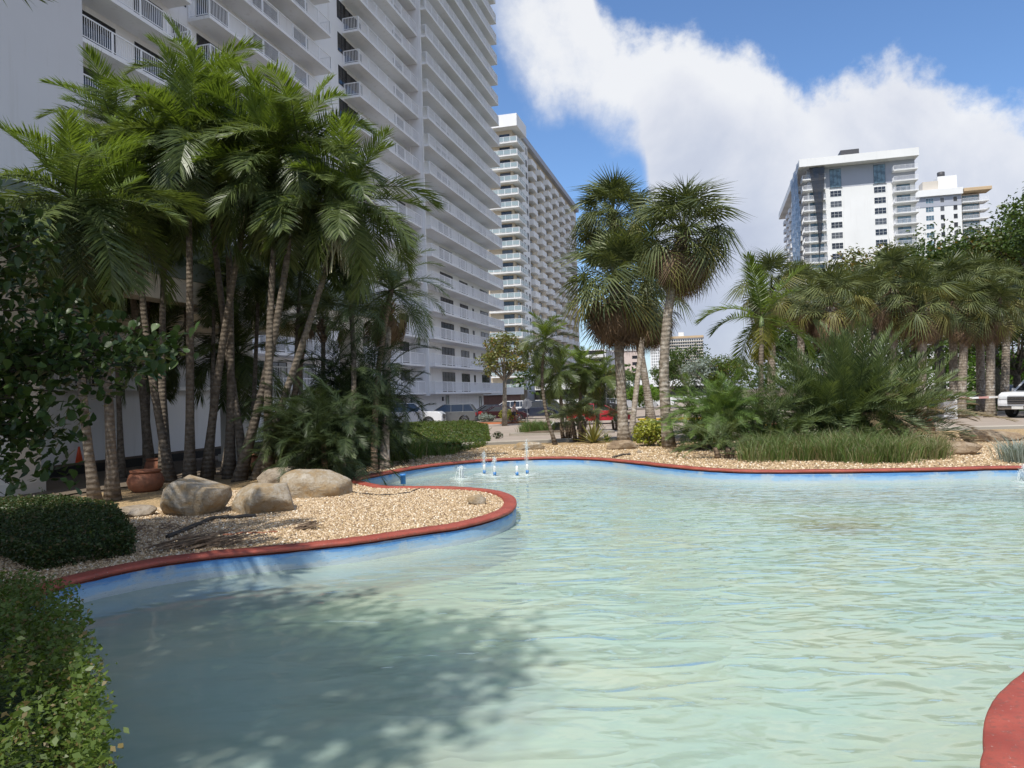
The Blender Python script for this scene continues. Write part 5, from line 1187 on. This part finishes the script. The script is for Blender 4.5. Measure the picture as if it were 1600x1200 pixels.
# palm debris and hoses
def hose(label, pts, r, mat, name='hose', cat='hose'):
    P = [GT(*p) for p in pts]; c = P[0].copy(); pp = catmull([(p.x, p.y) for p in P], 6, False)
    path = [Vector((x, y, gz(x, y)+r*.8+.006*math.sin(i*1.3))) for i, (x, y) in enumerate(pp)]
    o = MB().tube(path, r, 7).build(name, mat, None, c, off=c); return tag(o, label, cat)
hose('black hose snaking over the gravel below the boulders', [(262, 842), (300, 826), (335, 812), (365, 811), (400, 808)], .032, 'pipe_dark')
hose('thin reddish pipe lying on the gravel near the rim', [(348, 838), (380, 834), (405, 834), (434, 832)], .014, 'terracotta', 'pipe', 'pipe')
hose('slim grey hose crossing the back of the peninsula', [(540, 768), (575, 773), (610, 774), (640, 770), (655, 764)], .014, 'pipe_dark')
hose('knobbly fallen branch on the far gravel by the croton bush', [(958, 716), (972, 712), (985, 711)], .03, 'bark_dark', 'branch', 'branch')
hose('thin fallen twig below the bright palm clump', [(1075, 700), (1092, 706), (1106, 704)], .018, 'bark_dark', 'branch', 'branch')
def debris(label, px, n, L, mat, spread=.22):
    c = GT(*px); mb = MB(); r_ = random.Random(int(px[0]))
    for i in range(n):
        a = r_.uniform(-.5, .5)+.5+(r_.uniform(-2, 2) if spread > .4 else 0); x, y = r_.gauss(0, spread), r_.gauss(0, spread*.6); d = Vector((math.cos(a), math.sin(a), r_.uniform(0, .25))); p = Vector((x, y, .02+.05*r_.random()))
        mb.bar(p, p+d*L*r_.uniform(.5, 1), .02, .008)
    o = mb.build('dry_frond', mat, None, c); return tag(o, label, 'dry frond', kind='stuff')
debris('dry brown frond lying over the rim beside the low hedge', (296, 858), 60, .6, 'trunk_brown', .28)
debris('curled dry frond tuft on the peninsula gravel', (470, 828), 34, .22, 'trunk_brown', .06)
debris('scattered dry leaf litter at the foot of the leftmost palms', (225, 832), 90, .09, 'trunk_brown', .45)
debris('dry fallen fronds on the gravel below the green palm clumps', (1108, 712), 70, .14, 'trunk_brown', .5)

# ------------------------------------------------------------------ small furniture
def pot(label, c, rx, h, rz=0):
    c = Vector(c); T_ = thing('clay_pot', label, 'pot', c, rz); k = rx
    MB().lathe([(k*.55, -.02), (k*.9, h*.18), (k*1.0, h*.5), (k*.86, h*.82), (k*.72, h*.9)], n=24).build('pot_body', 'terracotta', T_)
    MB().lathe([(k*.70, h*.88), (k*.82, h*.9), (k*.84, h), (k*.74, h), (k*.70, h*.9)], n=24, cap=False).build('rim', 'terracotta', T_)
    MB().lathe([(.001, h*.9), (k*.72, h*.9)], n=24, cap=False).build('soil', 'soil', T_); return T_
pot('dark terracotta pot standing behind the rounded boulder', GT(228, 768), .40, .50)
pot('terracotta pot partly hidden behind the bowed palm trunks', GT(244, 745), .30, .52)
pot('terracotta pot at the right of the trunks by the white wall', GT(396, 738), .35, .5)
pot('big round terracotta pot by the yellow kerb at right', GT(1435, 684), .50, .62)
pot('terracotta pot under the left side of the big date palm clump', GT(1215, 684), .42, .5)
T_ = thing('traffic_cone', 'orange traffic cone standing on the driveway under the canopy', 'traffic cone', GT(124, 734))
MB().lathe([(.15, .03), (.03, .72), (.022, .74)], n=20).build('cone_body', 'cone_orange', T_); bevel(MB().box(-.2, .2, -.2, .2, 0, .035).build('base', 'rubber', T_), .01)
bl = thing('blue_pipe', 'short blue upright pipe on the back rim of the peninsula', 'pipe', GT(630, 756))
MB().lathe([(.055, 0), (.055, .16), (.062, .162), (.062, .2), (.045, .2), (.045, .15)], n=16).build('pipe_body', 'plastic_blue', bl)
# pink paving strip near right pot
a = GT(1405, 672)
o = MB().box(-.55, .55, -.35, .35, -.05, .36).build('kerb_block', 'terracotta', None, (a.x, a.y, gz(a.x, a.y))); tag(bevel(o, .04), 'pinkish concrete block beside the big round pot', 'block')
# fountain jets
def jet(label, px, py, H, spread, kind='thin'):
    p = G(px, py, -.23); T_ = thing('fountain_jet', label, 'fountain jet', p); r_ = random.Random(px)
    if kind == 'thin':
        MB().lathe([(.02, -.35), (.022, .10), (.034, .12), (.034, .22), (.02, .25)], n=10).build('nozzle', 'plastic_white', T_)
        MB().lathe([(.035, .02), (.04, .06), (.035, .10)], n=10).build('float_collar', 'plastic_blue', T_)
    mb = MB(); n = 7 if kind == 'thin' else 14
    for i in range(n):
        a = r_.uniform(0, 6.28); s_ = spread*r_.uniform(.2, 1); hh = H*r_.uniform(.7, 1.05); P = []
        for j in range(13):
            t = j/12; P.append(Vector((math.cos(a)*s_*t, math.sin(a)*s_*t, .2*(kind == 'thin')*(1-t)+hh*4*t*(1-t)*.98)))
        mb.tube(P, [.004 if kind == 'thin' else .014]*13, 4, cap=False)
    mb.build('water_stream', 'spray_thin' if kind == 'thin' else 'spray', T_)
    mb = MB()
    for i in range(240 if kind == 'thin' else 420):
        t = r_.random(); a = r_.uniform(0, 6.28); s_ = spread*r_.uniform(.1, 1.3); p0 = Vector((math.cos(a)*s_*t, math.sin(a)*s_*t, H*4*t*(1-t)*r_.uniform(.8, 1.08)+.02)); q = r_.uniform(.004, .011)
        mb.add([p0+Vector((q, 0, 0)), p0+Vector((-q, 0, 0)), p0+Vector((0, q, 0)), p0+Vector((0, -q, 0)), p0+Vector((0, 0, q)), p0+Vector((0, 0, -q))], [(0, 2, 4), (2, 1, 4), (1, 3, 4), (3, 0, 4), (2, 0, 5), (1, 2, 5), (3, 1, 5), (0, 3, 5)])
    for ring in range(3):
        rr_ = .10+.09*ring
        mb.tube([(rr_*math.cos(a)*r_.uniform(.85, 1.1), rr_*math.sin(a)*r_.uniform(.85, 1.1), .004) for a in np.linspace(0, 6.283, 19)[:-1]], .006, 4, closed=True)
    o = mb.build('droplets', 'spray', T_); o['kind'] = 'stuff'; return T_
jet('low bubbling fountain jet nearest the peninsula', 721, 747, .26, .16, 'bubble')
jet('thin fountain jet with the leftmost nozzle', 757, 741, .5, .10); jet('thin fountain jet second from the left', 773, 744, .42, .10)
jet('short nozzle of the fountain between the two taller streams', 808, 744, .18, .05); jet('tallest thin fountain jet with a white nozzle', 824, 741, .8, .10)
jet('splash of a fountain jet cut by the right edge of the view', 1604, 752, .3, .16, 'bubble')

# stop sign seen from behind
p = gp(824, 655, 58); T_ = thing('stop_sign', 'octagonal road sign seen from its grey back near the cyclist', 'road sign', p)
MB().tube([(0, 0, 0), (0, 0, 2.1)], .03, 8).build('post', 'galvanised', T_)
V = [(.42*math.cos(a), y, 1.62+.42*math.sin(a)) for y in (.035, .045) for a in (np.arange(8)+.5)*math.pi/4]
mb = MB(); mb.add(V, [tuple(range(7, -1, -1)), tuple(range(8, 16))]+[(i, (i+1) % 8, 8+(i+1) % 8, 8+i) for i in range(8)]); mb.build('sign_plate', 'galvanised', T_, rot=(0, 0, .15))
# barrier gate
pa = gp(1481, 642, 36.5); T_ = thing('barrier_gate', 'white barrier gate with a red and white striped arm at right', 'barrier', pa)
bevel(MB().box(-.35, .35, -.25, .25, 0, 1.05).build('cabinet', 'plastic_white', T_), .04); bevel(MB().box(-.42, .42, -.3, .3, 1.05, 1.22).build('cabinet_lid', 'plastic_white', T_), .04)
arm = MB().box(-1.9, 4.6, -.42, -.36, .98, 1.07).build('arm', 'plastic_white', T_, rot=(0, R(-.6), 0))
for i in range(6): MB().box(-.6+i*.95, -.1+i*.95, -.423, -.357, .977, 1.073).build('stripe', 'barrier_red', arm)
MB().box(-.12, .12, -.41, -.251, .92, 1.12).build('arm_clamp', 'trim_grey', T_)
p = gp(1468, 640, 37.5)
# street lamp
def street_lamp(label, px, Y, H, arm=1.2):
    p = gp(px, 640, Y); T_ = thing('street_lamp', label, 'street lamp', p, 0, 'street lamps in the car park')
    MB().tube([(0, 0, 0), (0, 0, H)], [.09, .06], 8).build('post', 'trim_grey', T_); MB().tube([(0, 0, H-.1), (arm*.5, 0, H+.1), (arm, 0, H+.15)], .04, 6).build('arm', 'trim_grey', T_)
    bevel(MB().box(arm-.1, arm+.5, -.15, .15, H+.08, H+.2).build('lamp_head', 'galvanised', T_), .03)
street_lamp('dark street lamp standing between the two sabal trunks', 946, 80, 8.0); street_lamp('slim dark lamp post in front of the parked white cars', 948, 62, 2.4, .3)
# bits on the left of the lot: leaning white board
p = GT(862, 674); T_ = thing('utility_box', 'low dark box with a white prop on the driveway island', 'box', p)
MB().box(.2, .9, -.3, .3, 0, .55).build('box_body', 'black', T_); MB().bar((-.35, 0, 0), (.15, 0, .6), .08, .05).build('prop', 'plastic_white', T_)

# ------------------------------------------------------------------ vehicles
def arc(cx, r, n=7, z=.0, a0=180, a1=0): return [(cx+r*math.cos(R(a0+(a1-a0)*i/(n-1))), z+r*math.sin(R(a0+(a1-a0)*i/(n-1)))) for i in range(n)]
KINDS = dict(
 sedan=dict(L=4.6, W=1.8, wb=(-1.35, 1.38), wr=.33, body=[(-2.25, .35), (-2.3, .62), (-2.22, .92), (-1.7, 1.0), (.95, .98), (1.75, .86), (2.15, .70), (2.3, .5), (2.28, .3)], base=(-1.75, 1.15), roof=(-.95, .25), zb=.97, zr=1.43, cuts=(-.35,)),
 suv=dict(L=4.8, W=1.9, wb=(-1.42, 1.42), wr=.37, body=[(-2.3, .45), (-2.38, .75), (-2.34, 1.08), (-1.9, 1.12), (1.05, 1.10), (1.9, 1.0), (2.25, .85), (2.36, .6), (2.32, .38)], base=(-2.3, 1.3), roof=(-1.85, .35), zb=1.10, zr=1.68, cuts=(-1.3, -.3)),
 pickup=dict(L=5.8, W=2.0, wb=(-1.75, 1.85), wr=.42, body=[(-2.85, .6), (-2.9, .85), (-2.88, 1.27), (-.9, 1.29), (1.25, 1.30), (2.55, 1.24), (2.78, 1.12), (2.88, .7), (2.85, .48)], base=(-1.0, 1.5), roof=(-.75, .72), zb=1.29, zr=1.90, cuts=(.1,)))
def car(kind, label, loc, rz, paint, group='cars parked in the lot', cat='car', s=1.0, name=None):
    K = KINDS[kind]; T_ = thing(name or ('parked_'+kind), label, cat, loc, rz, group); W2 = K['W']/2; r = K['wr']; zb0 = .28 if kind != 'pickup' else .42
    low = []
    for cx in sorted(K['wb'], reverse=True): low += [(cx+r+.07, zb0)]+[(x, z) for x, z in arc(cx, r+.07, 9, r, 0, 180)]+[(cx-r-.07, zb0)]
    prof = K['body']+low; k = len(prof); cz = .75
    def ring(y, f, zt=0): return [(x*f, y, cz+(z-cz)*(f if z > cz else 1)+zt) for x, z in prof]
    rings = [ring(-W2, .972), ring(-W2+.07, .995), ring(-W2+.22, 1), ring(W2-.22, 1), ring(W2-.07, .995), ring(W2, .972)]
    mb = MB(); V = [p for rg_ in rings for p in rg_]
    F = [(a*k+i, a*k+(i+1) % k, (a+1)*k+(i+1) % k, (a+1)*k+i) for a in range(5) for i in range(k)]+[tuple(range(k-1, -1, -1)), tuple(5*k+i for i in range(k))]
    mb.add(V, F); 
    if kind == 'pickup': pass
    body = mb.build('body', paint, T_, smooth=False); bevel(body, .015, 1)
    x0, x1 = K['base']; r0, r1 = K['roof']; zb, zr = K['zb']-.02, K['zr']; wb_, wt = W2-.07, W2-.26
    c8 = [(x0, -wb_, zb), (x1, -wb_, zb), (x1, wb_, zb), (x0, wb_, zb), (r0, -wt, zr), (r1, -wt, zr), (r1, wt, zr), (r0, wt, zr)]
    MB().add(c8, [(0, 1, 5, 4), (1, 2, 6, 5), (2, 3, 7, 6), (3, 0, 4, 7)]).build('windows', 'car_glass', T_)
    mb = MB(); mb.add([(r0-.04, -wt-.02, zr-.03), (r1+.04, -wt-.02, zr-.03), (r1+.04, wt+.02, zr-.03), (r0-.04, wt+.02, zr-.03), (r0+.1, -wt+.1, zr+.05), (r1-.12, -wt+.1, zr+.05), (r1-.12, wt-.1, zr+.05), (r0+.1, wt-.1, zr+.05)], [(3, 2, 1, 0), (4, 5, 6, 7), (0, 1, 5, 4), (1, 2, 6, 5), (2, 3, 7, 6), (3, 0, 4, 7)])
    bevel(mb.build('roof', paint, T_), .03)
    mb = MB()
    for sy in (-1, 1):
        for xb, xt in ((x0, r0), (x1, r1)): mb.bar((xb, sy*(wb_+.005), zb), (xt, sy*(wt+.01), zr), .09, .06)
        for cx in K['cuts']: mb.bar((cx, sy*(wb_+.012), zb), (cx, sy*(wt+.015), zr), .08, .03)
    mb.build('pillars', paint, T_)
    tm = MB().lathe([(r*.62, -.12), (r*.96, -.115), (r, -.07), (r, .07), (r*.96, .115), (r*.62, .12)], n=24, axis='y', cap=False).mesh('wheel', ['rubber'])
    rm = MB(); rm.lathe([(.001, -.10), (r*.16, -.105), (r*.2, -.08)], n=14, axis='y', cap=False)
    rm.lathe([(r*.56, -.115), (r*.64, -.118), (r*.64, .1), (r*.56, .08)], n=24, axis='y', cap=False)
    for q in range(5): a = q*1.2566; rm.bar((r*.1*math.cos(a), -.09, r*.1*math.sin(a)), (r*.6*math.cos(a), -.10, r*.6*math.sin(a)), r*.2, .02)
    rm.lathe([(.001, .0), (r*.6, .0)], n=20, axis='y', m=1, cap=False); rm = rm.mesh('rim', ['alloy', 'trim_grey'])
    for cx in K['wb']:
        for sy in (-1, 1): w = inst('wheel', tm, T_, (cx, sy*(W2-.12), r), (0, 0, 0 if sy < 0 else math.pi)); inst('rim', rm, w)
    xf = K['body'][-2][0]-.02; zf = K['body'][-3][1]; xr_ = K['body'][1][0]+.02
    for sy in (-1, 1):
        bevel(MB().box(xf-.35, xf+.0, sy*(W2-.3)-.2, sy*(W2-.3)+.2, zf-.22, zf-.05).build('headlight', 'lamp_white', T_), .03)
        bevel(MB().box(xr_-.03, xr_+.2, sy*(W2-.2)-.14, sy*(W2-.2)+.14, .72, .98).build('taillight', 'lamp_red', T_), .02)
        bevel(MB().box(x1-.42, x1-.24, sy*(W2+.1)-.11, sy*(W2+.1)+.11, zb-.02, zb+.15).build('mirror', paint, T_), .03)
        MB().box(-.35, -.2, sy*(W2-.012)-.02, sy*(W2-.012)+.02, zb-.16, zb-.12).build('handle', 'trim_grey', T_)
    gh = MB().box(xf-.1, xf+.03, -W2+.52, W2-.52, zf-.34 if kind != 'pickup' else zf-.45, zf-.08).build('grille', 'trim_grey', T_)
    if kind == 'pickup':
        for q in range(3): MB().box(xf+.031, xf+.05, -W2+.54, W2-.54, zf-.42+q*.12, zf-.38+q*.12).build('grille_bar', 'chrome', gh)
        bevel(MB().box(-2.85, -1.05, -W2+.12, W2-.12, 1.10, 1.315).build('bed_liner', 'trim_grey', T_), .02)
    bevel(MB().box(xf-.12, xf+.08, -W2+.06, W2-.06, .42, .60).build('bumper', 'trim_grey' if paint != 'car_white' or kind != 'pickup' else 'chrome', T_), .04)
    bevel(MB().box(xr_-.08, xr_+.1, -W2+.06, W2-.06, .42, .60).build('bumper', 'trim_grey', T_), .04)
    MB().box(xf+.081, xf+.09, -.26, .26, .44, .57).build('licence_plate', 'plastic_white', T_)
    T_.scale = (s, s, s); return T_
c = gp(637, 662, 57); car('pickup', 'white pickup parked behind the thicket at the building, nose to the right', c, R(-4), 'car_white', cat='pickup truck', s=1.0)
c = gp(702, 662, 61.5); car('suv', 'grey estate car parked right of the white pickup, nose to the left', c, R(176), 'car_grey')
c = gp(774, 655, 70); car('sedan', 'black low car left of the small spreading tree', c, R(10), 'car_black')
c = gp(787, 655, 66.5); car('sedan', 'maroon car behind the trunk of the small spreading tree', c, R(8), 'car_maroon', s=.95)
c = gp(795, 652, 76); car('suv', 'white car parked behind the cyclist', c, R(172), 'car_white')
c = gp(838, 652, 71); car('suv', 'navy car parked right of the road sign', c, R(186), 'car_navy')
c = gp(936, 661, 54.5); car('sedan', 'bright red car parked behind the fan palms, nose to the right', c, R(-6), 'car_red', s=1.03)
for px, Y, kd, cl_, lb in ((934, 84, 'suv', 'car_black', 'dark car with a white roofline parked behind the red car'), (957, 86, 'sedan', 'car_white', 'white car parked behind the red car, right of the dark one'), (994, 84, 'suv', 'car_silver', 'silver car parked between the two sabal trunks'), (1022, 88, 'sedan', 'car_white', 'white car glimpsed just right of the leaning trunk')):
    car(kd, lb, gp(px, 640, Y), R(rnd.uniform(-8, 8)), cl_)
c = gp(1606, 654, 35.2); car('pickup', 'large white pickup entering at the right edge behind the barrier', c+Vector((1.9, .9, 0)), R(206), 'car_white', group='moving vehicles', cat='pickup truck', s=1.0, name='arriving_pickup')
c = gp(1575, 630, 62); car('sedan', 'dark car in the shade behind the barrier arm', c, R(178), 'car_grey')

# ------------------------------------------------------------------ cyclist
def bicycle(loc, rz):
    T_ = thing('bicycle', 'red bicycle held upright by the cyclist in the lot', 'bicycle', loc, rz)
    for x in (-.52, .52):
        w = MB().tube([(x+.33*math.cos(a), 0, .34+.33*math.sin(a)) for a in np.linspace(0, 6.283, 25)[:-1]], .018, 6, closed=True).build('wheel', 'rubber', T_)
        mb = MB()
        for q in range(8): a = q*math.pi/8; mb.bar((x+.32*math.cos(a), 0, .34+.32*math.sin(a)), (x-.32*math.cos(a), 0, .34-.32*math.sin(a)), .006)
        mb.build('spokes', 'galvanised', w)
    mb = MB(); B_, S_, H_, Fh = (-.02, 0, .30), (-.17, 0, .80), (.33, 0, .82), (.52, 0, .34)
    for a, b in ((B_, S_), (S_, H_), (B_, (.36, 0, .72)), (B_, (-.52, 0, .34)), (S_, (-.52, 0, .34)), (H_, Fh)): mb.bar(a, b, .035)
    mb.build('frame', 'bike_red', T_); mb = MB(); mb.bar((.32, 0, .82), (.30, 0, .98), .03); mb.bar((.26, -.28, .99), (.26, .28, .99), .03); mb.build('handlebar', 'trim_grey', T_)
    mb = MB(); mb.bar((-.17, 0, .8), (-.19, 0, .92), .03); mb.bar((-.32, 0, .94), (-.06, 0, .95), .14, .05); mb.build('saddle', 'black', T_)
    mb = MB(); mb.bar((-.02, -.1, .30), (.12, -.1, .18), .02); mb.bar((-.02, .1, .30), (-.16, .1, .42), .02); mb.bar((.06, -.18, .18), (.18, -.08, .18), .05, .02); mb.bar((-.2, .08, .42), (-.1, .18, .42), .05, .02); mb.build('pedals', 'trim_grey', T_)
def skin_mesh(name, verts, edges, radii, mats, parent, sub=1, root=0):
    me = bpy.data.meshes.new(name); me.from_pydata(verts, edges, []); o = inst(name, me, parent)
    sk = o.modifiers.new('skin', 'SKIN'); 
    for i, (a, b) in enumerate(radii): me.skin_vertices[0].data[i].radius = (a, b)
    me.skin_vertices[0].data[root].use_root = True
    ss = o.modifiers.new('sub', 'SUBSURF'); ss.levels = ss.render_levels = sub
    for mm in mats: me.materials.append(MATS[mm])
    return o
pc = gp(805, 658, 60); bicycle(pc, R(4))
P_ = thing('person', 'person in a pale pink top and dark shorts astride the red bicycle', 'person', pc, R(4))
vs = [(-.15, 0, .95), (-.13, 0, 1.12), (-.06, 0, 1.32), (-.02, 0, 1.45), (.0, 0, 1.52), (.02, 0, 1.64), (.03, 0, 1.72),            # pelvis..head
      (-.05, .17, 1.40), (.05, .22, 1.16), (.25, .24, 1.02), (.29, .24, 1.0), (-.05, -.17, 1.40), (.05, -.22, 1.16), (.25, -.24, 1.02), (.29, -.24, 1.0),
      (-.12, .10, .88), (.06, .16, .50), (-.05, .16, .09), (.08, .17, .04), (-.12, -.10, .88), (.14, -.14, .58), (.10, -.13, .23), (.22, -.13, .19)]
es = [(0, 1), (1, 2), (2, 3), (3, 4), (4, 5), (5, 6), (3, 7), (7, 8), (8, 9), (9, 10), (3, 11), (11, 12), (12, 13), (13, 14), (0, 15), (15, 16), (16, 17), (17, 18), (0, 19), (19, 20), (20, 21), (21, 22)]
rd = [(.14, .17), (.12, .15), (.13, .17), (.09, .12), (.05, .05), (.085, .075), (.075, .07), (.06, .06), (.045, .045), (.032, .032), (.035, .025), (.06, .06), (.045, .045), (.032, .032), (.035, .025),
      (.095, .095), (.06, .06), (.042, .042), (.04, .03), (.095, .095), (.06, .06), (.042, .042), (.04, .03)]
skin_mesh('body', vs, es, rd, ['skin'], P_)
sv = [vs[i] for i in (1, 2, 3, 7, 11)]+[(0, .20, 1.28), (0, -.20, 1.28), (-.14, 0, 1.0)]
skin_mesh('shirt', sv, [(0, 1), (1, 2), (2, 3), (2, 4), (3, 5), (4, 6), (0, 7)], [(.145, .18), (.15, .19), (.10, .13), (.08, .08), (.08, .08), (.065, .065), (.065, .065), (.15, .18)], ['shirt_pink'], P_)
skin_mesh('shorts', [(-.15, 0, .95), (-.12, .10, .86), (.02, .15, .60), (-.12, -.10, .86), (.07, -.13, .68)], [(0, 1), (1, 2), (0, 3), (3, 4)], [(.16, .185), (.115, .115), (.09, .09), (.115, .115), (.09, .09)], ['shorts_dark'], P_)
MB().lathe([(.02, .11), (.07, .09), (.095, .03), (.09, -.03), (.06, -.08)], (.01, 0, 1.74), 14).build('hair', 'hair', P_)
